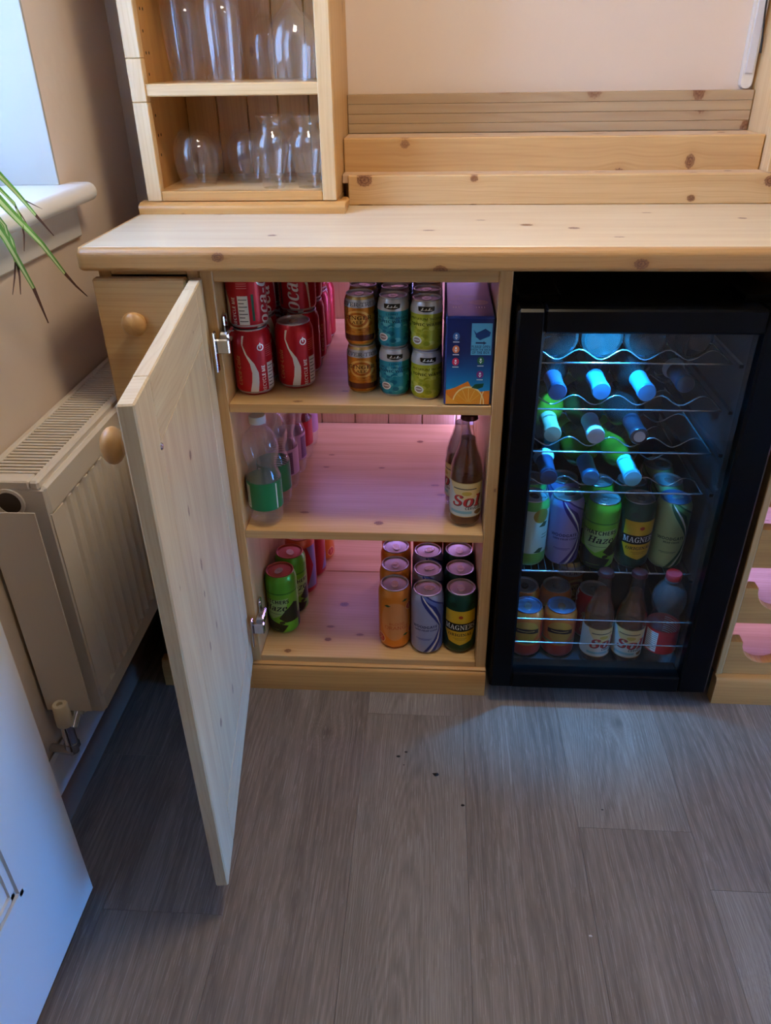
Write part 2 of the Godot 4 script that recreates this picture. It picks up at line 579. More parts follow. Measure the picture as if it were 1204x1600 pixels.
func make_prints() -> void:
	var white := Color(0.93, 0.93, 0.9)
	var black := Color(0.05, 0.05, 0.06)
	# red cola can, seen from its back: white ribbon, recycling mark, white table of figures
	var c := Canvas.new(560, 320, rgb8(184, 14, 30))
	c.ribbon([[0.415, 0.06, 0.010], [0.405, 0.2, 0.006], [0.43, 0.35, 0.008], [0.475, 0.5, 0.018], [0.495, 0.65, 0.027], [0.49, 0.8, 0.03], [0.47, 1.0, 0.035]], white)
	c.ribbon([[0.90, 0.0, 0.03], [0.92, 0.3, 0.02], [0.97, 0.6, 0.012], [0.99, 1.0, 0.006]], white)
	c.text("Coca-Cola", 0.35, 0.62, 0.11, rgb8(196, 150, 90), "Droid Serif", true, 0.9, true, 0.3)
	c.disc(0.555, 0.25, 0.030, 0.055, white)
	c.disc(0.555, 0.25, 0.020, 0.037, rgb8(184, 14, 30))
	c.rect(0.549, 0.18, 0.561, 0.26, white)
	c.text("RECYCLE ME", 0.565, 0.76, 0.075, white, "Droid Sans", true, 1.0, true)
	c.rect(0.605, 0.52, 0.69, 0.96, white)
	for k in 7:
		c.rect(0.612, 0.57 + 0.054 * k, 0.612 + (0.045 if k % 2 else 0.068), 0.585 + 0.054 * k, Color(0.35, 0.34, 0.34))
	for k in 6:
		c.rect(0.605, 0.24 + 0.032 * k, 0.69, 0.25 + 0.032 * k, rgb8(222, 140, 140))
	c.rect(0.715, 0.5, 0.735, 0.9, rgb8(40, 90, 60))
	c.text("Coca-Cola", 0.83, 0.5, 0.3, white, "Droid Serif", true, 0.9, true, 0.3)
	c.text("Coca-Cola", 0.17, 0.5, 0.3, white, "Droid Serif", true, 0.9, true, 0.3)
	c.rect(0.0, 0.965, 1.0, 1.0, rgb8(190, 185, 182))
	print_can("cola", c.texture())
	# gold ginger can
	c = Canvas.new(448, 340, rgb8(196, 118, 30))
	c.rect(0, 0, 1, 0.055, rgb8(190, 160, 95))
	c.rect(0, 0.055, 1, 0.22, rgb8(176, 178, 186))
	c.text("FEVER-TREE", 0.5, 0.145, 0.105, rgb8(40, 44, 62), "Droid Serif", false, 0.92)
	blotch(c, 4, 0.24, 0.97, [rgb8(214, 140, 44), rgb8(170, 92, 22), rgb8(226, 160, 66)], 60, 0.05)
	for k in 3:
		c.disc(0.5, 0.47, 0.14 - 0.03 * k, 0.2 - 0.045 * k, rgb8(226, 170, 82) if k % 2 == 0 else rgb8(178, 96, 24))
	c.text("GINGER", 0.5, 0.43, 0.11, rgb8(84, 42, 14), "Droid Serif", true, 0.9)
	c.text("ALE", 0.5, 0.53, 0.085, rgb8(84, 42, 14), "Droid Serif", true, 0.9)
	for k in 3:
		c.rect(0.36, 0.66 + 0.035 * k, 0.64, 0.668 + 0.035 * k, rgb8(110, 58, 18))
	c.rect(0.30, 0.80, 0.70, 0.93, rgb8(104, 52, 40))
	print_can("ginger", c.texture(), 0.6, 0.26)
	# two tonic waters
	for v in [["teal", rgb8(38, 142, 160), rgb8(24, 112, 140), rgb8(86, 178, 184), ["LIGHT", "MEDITERRANEAN"]], ["lime", rgb8(170, 170, 40), rgb8(150, 152, 30), rgb8(192, 188, 70), ["PREMIUM INDIAN", ""]]]:
		c = Canvas.new(448, 340, v[1])
		blotch(c, 9, 0.28, 1.0, [v[2], v[3], v[1]], 130, 0.06)
		c.rect(0, 0, 1, 0.24, rgb8(186, 184, 182))
		c.poly([[0.41, 0.085], [0.59, 0.085], [0.58, 0.17], [0.53, 0.195], [0.47, 0.195], [0.42, 0.17]], black)
		c.ribbon([[0.45, 0.165, 0.006], [0.465, 0.11, 0.006]], white)
		c.ribbon([[0.49, 0.165, 0.006], [0.5, 0.125, 0.006]], white)
		c.ribbon([[0.52, 0.165, 0.006], [0.535, 0.115, 0.006]], white)
		c.rect(0.44, 0.15, 0.56, 0.16, white)
		var ink := rgb8(14, 62, 84) if v[0] == "teal" else rgb8(50, 54, 12)
		if v[0] == "teal":
			c.text(v[4][0], 0.5, 0.30, 0.062, ink, "Droid Sans", false)
			c.text(v[4][1], 0.5, 0.375, 0.062, ink, "Droid Sans", false, 0.9)
		else:
			c.text(v[4][0], 0.5, 0.34, 0.066, ink, "Droid Sans", false, 0.9)
		c.text("TONIC WATER", 0.5, 0.455, 0.078, ink, "Droid Sans", true, 0.9)
		c.disc(0.40, 0.80, 0.055, 0.085, white)
		c.disc(0.40, 0.80, 0.04, 0.06, rgb8(150, 130, 124))
		c.rect(0.365, 0.79, 0.435, 0.81, white)
		print_can(v[0], c.texture(), 0.4, 0.24)
	# cider can with diagonal sweeps, in three colourings
	for v in [["sweep_blue", rgb8(158, 166, 204), rgb8(36, 50, 140), rgb8(104, 128, 206), "DARK FRUIT CIDER"], ["sweep_purple", rgb8(150, 140, 196), rgb8(62, 44, 120), rgb8(120, 104, 182), "DARK FRUIT CIDER"], ["sweep_green", rgb8(160, 182, 120), rgb8(28, 84, 44), rgb8(92, 140, 78), "PEAR CIDER"]]:
		c = Canvas.new(560, 400, v[1])
		for o in [0.0, 0.5]:
			var f := -0.25 if o == 0.0 else 0.25
			for s in [[0.02, 0.018, v[2]], [0.09, 0.022, v[2]], [0.055, 0.008, white], [0.15, 0.035, v[3]], [0.21, 0.014, v[2]]]:
				c.ribbon([[0.40 + f + s[0] * 0.3, 0.0, s[1]], [0.45 + f + s[0], 0.18, s[1]], [0.53 + f + s[0] * 0.8, 0.36, s[1] * 0.8], [0.60 + f + s[0] * 0.3, 0.52, s[1] * 0.4], [0.60 + f + s[0] * 0.3, 0.58, s[1] * 0.4], [0.54 + f + s[0] * 0.9, 0.76, s[1] * 0.8], [0.42 + f + s[0] * 1.2, 1.0, s[1]]], s[2])
			c.text("WOODGATE", 0.45 + f, 0.52, 0.062, v[2].darkened(0.35), "Droid Sans", true, 1.05)
			c.text(v[4], 0.46 + f, 0.58, 0.040, v[2].darkened(0.35), "Droid Sans", true, 0.95)
			c.rect(0.36 + f, 0.73, 0.52 + f, 0.738, v[2])
			c.rect(0.38 + f, 0.75, 0.50 + f, 0.757, v[2])
		print_can(v[0], c.texture(), 0.35, 0.3)
	# dark green can with a gold shield and a black name band
	c = Canvas.new(560, 400, rgb8(10, 58, 40))
	blotch(c, 21, 0.0, 1.0, [rgb8(8, 46, 32), rgb8(14, 72, 50)], 60, 0.06)
	for f in [0.5, 0.0, 1.0]:
		c.poly([[f - 0.17, 0.25], [f + 0.17, 0.25], [f + 0.17, 0.62], [f + 0.12, 0.80], [f, 0.86], [f - 0.12, 0.80], [f - 0.17, 0.62]], rgb8(222, 176, 34))
		c.disc(f, 0.355, 0.022, 0.028, rgb8(176, 62, 24))
		c.rect(f - 0.18, 0.47, f + 0.18, 0.61, black)
		c.text("MAGNERS", f, 0.54, 0.118, white, "Droid Serif", true, 0.76)
		c.text("ORIGINAL", f, 0.675, 0.065, rgb8(54, 40, 12), "Droid Serif", true, 1.05)
		c.rect(f - 0.07, 0.735, f + 0.07, 0.742, rgb8(110, 80, 20))
		c.rect(f - 0.05, 0.76, f + 0.05, 0.767, rgb8(110, 80, 20))
	print_can("shield", c.texture(), 0.3, 0.3)
	# hazy cider can: lime green with a dark orchard scene
	c = Canvas.new(560, 400, rgb8(112, 176, 40))
	c.rect(0, 0.0, 1, 0.30, rgb8(92, 168, 40))
	c.rect(0, 0.27, 1, 0.285, rgb8(40, 92, 28))
	for f in [0.5, 0.0, 1.0]:
		c.poly([[f - 0.22, 0.42], [f + 0.14, 0.36], [f + 0.10, 0.62], [f - 0.04, 0.74], [f - 0.16, 0.66]], rgb8(160, 192, 120))
		c.text("THATCHERS", f - 0.02, 0.42, 0.085, black, "Droid Sans", true, 1.0)
		c.text("Haze", f - 0.0, 0.535, 0.14, black, "Droid Serif", true, 1.0, false, 0.25)
		c.rect(f - 0.11, 0.635, f + 0.06, 0.643, rgb8(66, 90, 50))
		c.poly([[f + 0.03, 0.72], [f + 0.10, 0.58], [f + 0.20, 0.46], [f + 0.25, 0.5], [f + 0.25, 0.80], [f + 0.10, 0.80]], rgb8(30, 38, 22))
		c.poly([[f - 0.25, 0.70], [f - 0.16, 0.68], [f - 0.05, 0.78], [f + 0.12, 0.86], [f + 0.05, 1.0], [f - 0.25, 1.0]], rgb8(22, 30, 18))
		c.disc(f + 0.06, 0.80, 0.03, 0.028, rgb8(34, 44, 20))
		c.rect(f - 0.12, 0.93, f + 0.02, 0.938, rgb8(110, 140, 70))
	print_can("haze", c.texture(), 0.3, 0.3)
	# blood orange can
	c = Canvas.new(560, 400, rgb8(228, 132, 36))
	for f in [0.5, 0.0, 1.0]:
		c.disc(f, 0.52, 0.15, 0.34, rgb8(226, 148, 84))
		c.text("BLOOD", f + 0.02, 0.56, 0.06, rgb8(206, 84, 30), "Droid Sans", false, 1.1)
		c.text("ORANGE", f + 0.02, 0.63, 0.085, rgb8(206, 84, 30), "Droid Sans", false, 1.1)
		for s in [[f - 0.16, 0.86, 0.055, 0.085], [f + 0.16, 0.28, 0.045, 0.07], [f + 0.2, 0.72, 0.05, 0.075]]:
			c.disc(s[0], s[1], s[2], s[3], rgb8(244, 206, 150))
			c.disc(s[0], s[1], s[2] * 0.86, s[3] * 0.86, rgb8(196, 50, 40))
			for k in 3:
				var a := PI * k / 3.0 + 0.3
				c.ribbon([[s[0] - s[2] * 0.8 * cos(a), s[1] - s[3] * 0.8 * sin(a), 0.003], [s[0] + s[2] * 0.8 * cos(a), s[1] + s[3] * 0.8 * sin(a), 0.003]], rgb8(240, 190, 150))
		for s in [[f - 0.08, 0.24], [f + 0.10, 0.15], [f + 0.11, 0.77]]:
			c.poly([[s[0] - 0.03, s[1] + 0.012], [s[0], s[1] - 0.018], [s[0] + 0.04, s[1] - 0.006], [s[0] + 0.01, s[1] + 0.022]], rgb8(36, 84, 40))
	print_can("orange", c.texture(), 0.3, 0.3)
	# white and green fruit can
	c = Canvas.new(560, 400, rgb8(186, 196, 176))
	c.rect(0, 0.0, 1, 0.12, rgb8(80, 160, 70))
	c.rect(0, 0.80, 1, 1.0, rgb8(96, 150, 60))
	for f in [0.1, 0.5, 0.9]:
		c.disc(f, 0.2, 0.08, 0.11, rgb8(150, 120, 40))
		for s in [[f + 0.03, 0.34], [f, 0.76]]:
			c.poly([[s[0] - 0.05, s[1] + 0.03], [s[0], s[1] - 0.04], [s[0] + 0.05, s[1] - 0.03], [s[0] + 0.02, s[1] + 0.04]], rgb8(34, 66, 34))
		c.rect(f + 0.02, 0.50, f + 0.12, 0.512, rgb8(60, 80, 60))
		c.rect(f + 0.02, 0.55, f + 0.12, 0.562, rgb8(60, 80, 60))
	print_can("fruit", c.texture(), 0.3, 0.3)
	# red and amber ale can with a gold oval
	c = Canvas.new(560, 400, rgb8(204, 118, 48))
	c.rect(0, 0.72, 1, 1.0, rgb8(190, 56, 36))
	c.rect(0, 0.64, 1, 0.68, rgb8(90, 130, 70))
	for f in [0.5, 0.0, 1.0]:
		c.rect(f + 0.16, 0.2, f + 0.25, 0.62, rgb8(188, 52, 36))
		c.disc(f, 0.40, 0.13, 0.24, rgb8(196, 156, 60))
		c.ribbon([[f - 0.13, 0.36, 0.0], [f - 0.12, 0.36, 0.001]], black)
		c.poly([[f - 0.13, 0.36], [f, 0.33], [f + 0.13, 0.36], [f + 0.13, 0.46], [f, 0.43], [f - 0.13, 0.46]], rgb8(52, 34, 26))
		c.rect(f - 0.09, 0.385, f + 0.09, 0.40, rgb8(210, 180, 110))
	print_can("amber", c.texture(), 0.3, 0.3)
	# red cherry can for the back of the bottom shelf
	c = Canvas.new(560, 400, rgb8(172, 30, 44))
	c.rect(0, 0.0, 1, 0.12, rgb8(210, 90, 50))
	c.ribbon([[0.5, 0.12, 0.06], [0.56, 0.5, 0.04], [0.48, 0.9, 0.07]], rgb8(126, 120, 170))
	print_can("berry", c.texture(), 0.3, 0.3)
	# beer bottle label
	c = Canvas.new(448, 200, rgb8(196, 205, 200))
	for f in [0.25, 0.75]:
		c.disc(f, -0.25, 0.2, 0.75, rgb8(214, 190, 130))
		c.rect(f - 0.14, 0.155, f + 0.10, 0.185, rgb8(70, 60, 50))
		c.disc(f + 0.0, 0.30, 0.05, 0.06, rgb8(190, 160, 60))
		c.text("Sol", f + 0.010, 0.53, 0.46, rgb8(70, 40, 30), "Droid Serif", true, 0.95, false, 0.2)
		c.text("Sol", f, 0.52, 0.44, rgb8(176, 34, 40), "Droid Serif", true, 0.95, false, 0.2)
		c.text("CERVEZA", f + 0.07, 0.74, 0.1, rgb8(50, 60, 66), "Droid Sans", true, 0.9)
		c.rect(f - 0.17, 0.82, f + 0.06, 0.90, rgb8(126, 178, 190))
		c.disc(f + 0.13, 0.87, 0.045, 0.07, rgb8(120, 84, 34))
	c.rect(0, 0.0, 1, 0.02, rgb8(190, 160, 90))
	c.rect(0, 0.98, 1, 1.0, rgb8(190, 160, 90))
	M["beer_label"] = mat(Color.WHITE, 0.5, 0.0, c.texture())
	# soft drink sleeves
	for v in [["sleeve_green", rgb8(24, 116, 62), rgb8(210, 220, 210)], ["sleeve_pink", rgb8(196, 150, 176), rgb8(120, 70, 110)], ["sleeve_red", rgb8(186, 26, 36), rgb8(230, 226, 220)]]:
		c = Canvas.new(448, 160, v[1])
		c.rect(0.22, 0.1, 0.36, 0.95, v[2])
		for k in 9:
			c.rect(0.23, 0.16 + 0.085 * k, 0.35, 0.18 + 0.085 * k, Color(0.25, 0.3, 0.28))
		c.rect(0.62, 0.06, 0.635, 0.98, v[2])
		for k in 8:
			c.rect(0.72, 0.14 + 0.09 * k, 0.88, 0.165 + 0.09 * k, v[2])
		M[v[0]] = mat(Color.WHITE, 0.35, 0.0, c.texture())
	# wine labels
	for v in [["wine_white", rgb8(216, 222, 224), rgb8(90, 60, 70)], ["wine_yellow", rgb8(214, 196, 40), rgb8(60, 50, 20)], ["wine_green", rgb8(170, 190, 120), rgb8(40, 70, 50)], ["wine_red", rgb8(226, 224, 220), rgb8(190, 40, 50)]]:
		c = Canvas.new(320, 160, v[1])
		for f in [0.25, 0.75]:
			c.ribbon([[f - 0.10, 0.45, 0.012], [f - 0.05, 0.25, 0.012], [f, 0.5, 0.014], [f + 0.06, 0.22, 0.012], [f + 0.1, 0.5, 0.012]], v[2])
			c.rect(f - 0.12, 0.62, f + 0.12, 0.66, v[2])
			c.rect(f - 0.08, 0.74, f + 0.08, 0.77, v[2])
			c.rect(f - 0.12, 0.88, f + 0.12, 0.9, v[2])
		M[v[0]] = mat(Color.WHITE, 0.6, 0.0, c.texture())
	# carton front, top and side
	c = Canvas.new(400, 700, rgb8(18, 34, 88))
	for k in 60:
		c.rect(0, k / 60.0, 1, (k + 1.5) / 60.0, rgb8(16, 32, 84).lerp(rgb8(14, 134, 190), clampf((k - 22) / 26.0, 0.0, 1.0)))
	c.rect(0.53, 0.05, 0.985, 0.41, rgb8(92, 176, 206))
	c.poly([[0.64, 0.16], [0.83, 0.11], [0.95, 0.15], [0.93, 0.195], [0.72, 0.24], [0.62, 0.20]], rgb8(20, 62, 120))
	c.poly([[0.57, 0.12], [0.65, 0.17], [0.64, 0.205]], rgb8(20, 62, 120))
	c.rect(0.63, 0.262, 0.82, 0.282, rgb8(20, 44, 90))
	c.poly([[0.80, 0.252], [0.87, 0.272], [0.80, 0.292]], rgb8(20, 44, 90))
	c.text("PLEASE OPEN", 0.75, 0.316, 0.042, rgb8(20, 60, 100), "Droid Sans", true, 0.9)
	c.text("FROM THE BACK", 0.75, 0.348, 0.034, rgb8(20, 60, 100), "Droid Sans", true, 0.95)
	c.text("OF THE BOX", 0.75, 0.382, 0.044, rgb8(20, 60, 100), "Droid Sans", true, 0.9)
	for s in [[0.2, 0.20, rgb8(60, 110, 160)], [0.2, 0.345, rgb8(214, 116, 60)], [0.2, 0.49, rgb8(196, 32, 66)], [0.76, 0.475, rgb8(40, 104, 60)], [0.76, 0.64, rgb8(130, 36, 116)]]:
		c.disc(s[0], s[1], 0.078, 0.045, s[2])
		c.disc(s[0], s[1] - 0.012, 0.022, 0.014, white)
		c.poly([[s[0] - 0.04, s[1] + 0.002], [s[0], s[1] + 0.012], [s[0] + 0.04, s[1] + 0.002], [s[0], s[1] + 0.034]], white)
		c.rect(s[0] - 0.07, s[1] + 0.058, s[0] + 0.07, s[1] + 0.068, white)
	c.poly([[0.0, 0.83], [0.2, 0.80], [0.5, 0.72], [0.58, 0.80], [0.7, 0.85], [1.0, 0.83], [1.0, 1.0], [0.0, 1.0]], rgb8(222, 122, 24))
	c.disc(0.52, 0.99, 0.37, 0.21, rgb8(246, 214, 140))
	c.disc(0.52, 0.99, 0.34, 0.19, rgb8(230, 146, 28))
	for k in 7:
		var a := PI + PI * (k + 0.5) / 7.0
		c.ribbon([[0.52 + 0.04 * cos(a), 0.99 + 0.02 * sin(a), 0.004], [0.52 + 0.33 * cos(a), 0.99 + 0.185 * sin(a), 0.004]], rgb8(248, 206, 110))
	c.poly([[0.0, 0.87], [0.12, 0.93], [0.3, 0.99], [0.28, 1.0], [0.0, 1.0]], rgb8(240, 160, 50))
	c.ribbon([[0.86, 0.84, 0.012], [0.82, 0.9, 0.012], [0.80, 1.0, 0.012]], rgb8(250, 222, 150))
	c.poly([[0.58, 0.80], [0.66, 0.755], [0.86, 0.745], [0.84, 0.79], [0.72, 0.815]], rgb8(16, 78, 44))
	M["carton_front"] = mat(Color.WHITE, 0.4, 0.0, c.texture())
	c = Canvas.new(200, 400, rgb8(34, 30, 84))
	c.poly([[0.18, 0.50], [0.62, 0.50], [0.66, 0.54], [0.62, 0.56], [0.2, 0.56], [0.15, 0.53]], black)
	c.disc(0.72, 0.68, 0.22, 0.06, rgb8(150, 130, 90))
	c.disc(0.2, 0.68, 0.16, 0.06, rgb8(90, 96, 150))
	for k in 4:
		c.rect(0.12 + 0.06 * k, 0.78, 0.14 + 0.06 * k, 0.82, white)
		c.rect(0.64 + 0.06 * k, 0.78, 0.66 + 0.06 * k, 0.82, white)
	M["carton_top"] = mat(Color.WHITE, 0.28, 0.0, c.texture())
	M["carton_side"] = mat(rgb8(24, 44, 100), 0.4)

# can meshes by size: r radius, h height
func can_mesh(r: float, h: float) -> Array:
	var key := "can%.4f_%.4f" % [r, h]
	if not meshes.has(key):
		var body := [Vector2(r * 0.2, 0.006), Vector2(r * 0.6, 0.004), Vector2(r * 0.72, 0.0), Vector2(r * 0.78, 0.0), Vector2(r * 0.9, 0.004), Vector2(r * 0.985, 0.009), Vector2(r, 0.014), Vector2(r, h - 0.019), Vector2(r * 0.985, h - 0.014), Vector2(r * 0.9, h - 0.006), Vector2(r * 0.84, h - 0.0025)]
		var lid := [Vector2(r * 0.84, h - 0.003), Vector2(r * 0.865, h - 0.0015), Vector2(r * 0.865, h - 0.0004), Vector2(r * 0.85, h), Vector2(r * 0.80, h - 0.0004), Vector2(r * 0.78, h - 0.004), Vector2(r * 0.74, h - 0.0048), Vector2(r * 0.70, h - 0.003), Vector2(r * 0.45, h - 0.0026), Vector2(0.0, h - 0.0026)]
		var tb := MB.new()
		var oval := PackedVector2Array()
		for k in 16:
			oval.append(Vector2(0.0078 * cos(TAU * k / 16), 0.0115 * sin(TAU * k / 16)))
		var flat := Transform3D(Basis(Vector3(1, 0, 0), Vector3(0, 0, -1), Vector3(0, 1, 0)), Vector3(0, h - 0.0026, 0.004))
		add_prism(tb, oval, 0.0014, flat)
		var hole := PackedVector2Array()
		for k in 14:
			hole.append(Vector2(0.0045 * cos(TAU * k / 14), 0.0045 + 0.0042 * sin(TAU * k / 14)))
		add_prism(tb, hole, 0.0019, flat.translated(Vector3(0, 0, 0.0015)))
		meshes[key] = [lathe(body, 36, 0.004, h - 0.003), lathe(lid, 36), tb.mesh()]
	return meshes[key]

func can(called: String, kind: String, r: float, h: float, at: Vector3, turn: float, label: String, group: String, lid := "alu", lean := Vector2.ZERO) -> Node3D:
	var o := thing(called, label, "can", at, group, turn)
	if lean != Vector2.ZERO:
		o.rotation = Vector3(lean.x, turn, lean.y)
	var m := can_mesh(r, h)
	part(o, "body", m[0], M[kind])
	part(o, "lid", m[1], M[lid])
	part(o, "ring_pull", m[2], M["alu_bright"])
	return o

func beer_bottle(at: Vector3, turn: float, label: String, group: String) -> Node3D:
	if not meshes.has("beer"):
		var outer := [Vector2(0.0, 0.002), Vector2(0.02, 0.0), Vector2(0.026, 0.001), Vector2(0.029, 0.006), Vector2(0.0295, 0.012), Vector2(0.0295, 0.108), Vector2(0.0285, 0.118), Vector2(0.0245, 0.133), Vector2(0.019, 0.147), Vector2(0.0152, 0.162), Vector2(0.0138, 0.18), Vector2(0.0132, 0.203), Vector2(0.0142, 0.206), Vector2(0.0142, 0.210), Vector2(0.0128, 0.212), Vector2(0.0124, 0.2145)]
		var beer := [Vector2(0.0, 0.006), Vector2(0.024, 0.005), Vector2(0.0272, 0.009), Vector2(0.0278, 0.014), Vector2(0.0278, 0.107), Vector2(0.0268, 0.117), Vector2(0.0228, 0.132), Vector2(0.0174, 0.146), Vector2(0.0136, 0.161), Vector2(0.0124, 0.172), Vector2(0.0, 0.172)]
		var cap := [Vector2(0.0145, 0.208), Vector2(0.0156, 0.2085), Vector2(0.0148, 0.214), Vector2(0.0135, 0.2165), Vector2(0.009, 0.218), Vector2(0.0, 0.2182)]
		var lab := [Vector2(0.0298, 0.024), Vector2(0.0298, 0.094)]
		meshes["beer"] = [lathe(outer, 36), lathe(beer, 32), lathe(cap, 42), lathe(lab, 40, 0.024, 0.094)]
	var o := thing("beer_bottle", label, "bottle", at, group, turn)
	part(o, "glass", meshes["beer"][0], M["bottle_clear"])
	part(o, "beer", meshes["beer"][1], M["amber_liquid"])
	part(o, "crown_cap", meshes["beer"][2], M["cap_maroon"])
	part(o, "paper_label", meshes["beer"][3], M["beer_label"])
	return o

func plastic_bottle(at: Vector3, turn: float, sleeve: String, cap: String, label: String, group: String, drink := "") -> Node3D:
	if not meshes.has("pet"):
		var outer := [Vector2(0.0, 0.006), Vector2(0.012, 0.004), Vector2(0.022, 0.0), Vector2(0.028, 0.004), Vector2(0.031, 0.014), Vector2(0.0318, 0.03), Vector2(0.0318, 0.035)]
		for k in 6:
			outer.append(Vector2(0.0312 if k % 2 == 0 else 0.0318, 0.038 + 0.010 * k))
		outer.append_array([Vector2(0.0316, 0.096), Vector2(0.029, 0.104), Vector2(0.0262, 0.112), Vector2(0.0258, 0.117), Vector2(0.0272, 0.124), Vector2(0.0305, 0.135), Vector2(0.0325, 0.148), Vector2(0.0322, 0.160), Vector2(0.0295, 0.172), Vector2(0.0245, 0.182), Vector2(0.0178, 0.189), Vector2(0.0135, 0.193), Vector2(0.0132, 0.198), Vector2(0.0158, 0.1985), Vector2(0.0158, 0.200), Vector2(0.0125, 0.2005), Vector2(0.0125, 0.213)])
		var cap_p := [Vector2(0.0145, 0.2008), Vector2(0.0149, 0.2015), Vector2(0.0149, 0.2125), Vector2(0.0138, 0.2143), Vector2(0.0, 0.2146)]
		var liquid := [Vector2(0.0, 0.009), Vector2(0.02, 0.004), Vector2(0.0295, 0.014), Vector2(0.0302, 0.095), Vector2(0.0244, 0.113), Vector2(0.0255, 0.123), Vector2(0.0308, 0.148), Vector2(0.0303, 0.153), Vector2(0.0, 0.153)]
		meshes["pet"] = [lathe(outer, 40), lathe(cap_p, 36), lathe([Vector2(0.0322, 0.036), Vector2(0.0322, 0.092)], 40, 0.036, 0.092), lathe(liquid, 32)]
	var o := thing("soft_drink_bottle", label, "bottle", at, group, turn)
	part(o, "plastic_body", meshes["pet"][0], M["pet"])
	part(o, "screw_cap", meshes["pet"][1], M[cap])
	part(o, "printed_sleeve", meshes["pet"][2], M[sleeve])
	if drink != "":
		part(o, "drink", meshes["pet"][3], M[drink])
	return o

# Wine bottle lying along z: neck towards +z when neck_out, else base towards +z. at = middle of its length.
func wine_bottle(at: Vector3, neck_out: bool, glass_mat: String, capsule: String, paper: String, label: String, group: String, turn := 0.0) -> Node3D:
	if not meshes.has("wine"):
		var outer := [Vector2(0.0, 0.012), Vector2(0.02, 0.006), Vector2(0.030, 0.0), Vector2(0.035, 0.002), Vector2(0.0368, 0.01), Vector2(0.0368, 0.17), Vector2(0.0345, 0.186), Vector2(0.027, 0.203), Vector2(0.0185, 0.217), Vector2(0.0148, 0.232), Vector2(0.0142, 0.29)]
		var caps := [Vector2(0.0158, 0.232), Vector2(0.0150, 0.240), Vector2(0.0146, 0.285), Vector2(0.0158, 0.287), Vector2(0.0158, 0.297), Vector2(0.0146, 0.299), Vector2(0.0, 0.2995)]
		meshes["wine"] = [lathe(outer, 32), lathe(caps, 28), lathe([Vector2(0.0371, 0.022), Vector2(0.0371, 0.125)], 36, 0.022, 0.125)]
	var o := thing("wine_bottle", label, "wine bottle", at, group)
	o.rotation = Vector3(PI / 2 if neck_out else -PI / 2, 0, 0)
	o.rotate_object_local(Vector3.UP, turn)
	o.position -= o.basis.y * 0.15
	part(o, "bottle", meshes["wine"][0], M[glass_mat])
	part(o, "capsule", meshes["wine"][1], M[capsule])
	part(o, "paper_label", meshes["wine"][2], M[paper])
	return o

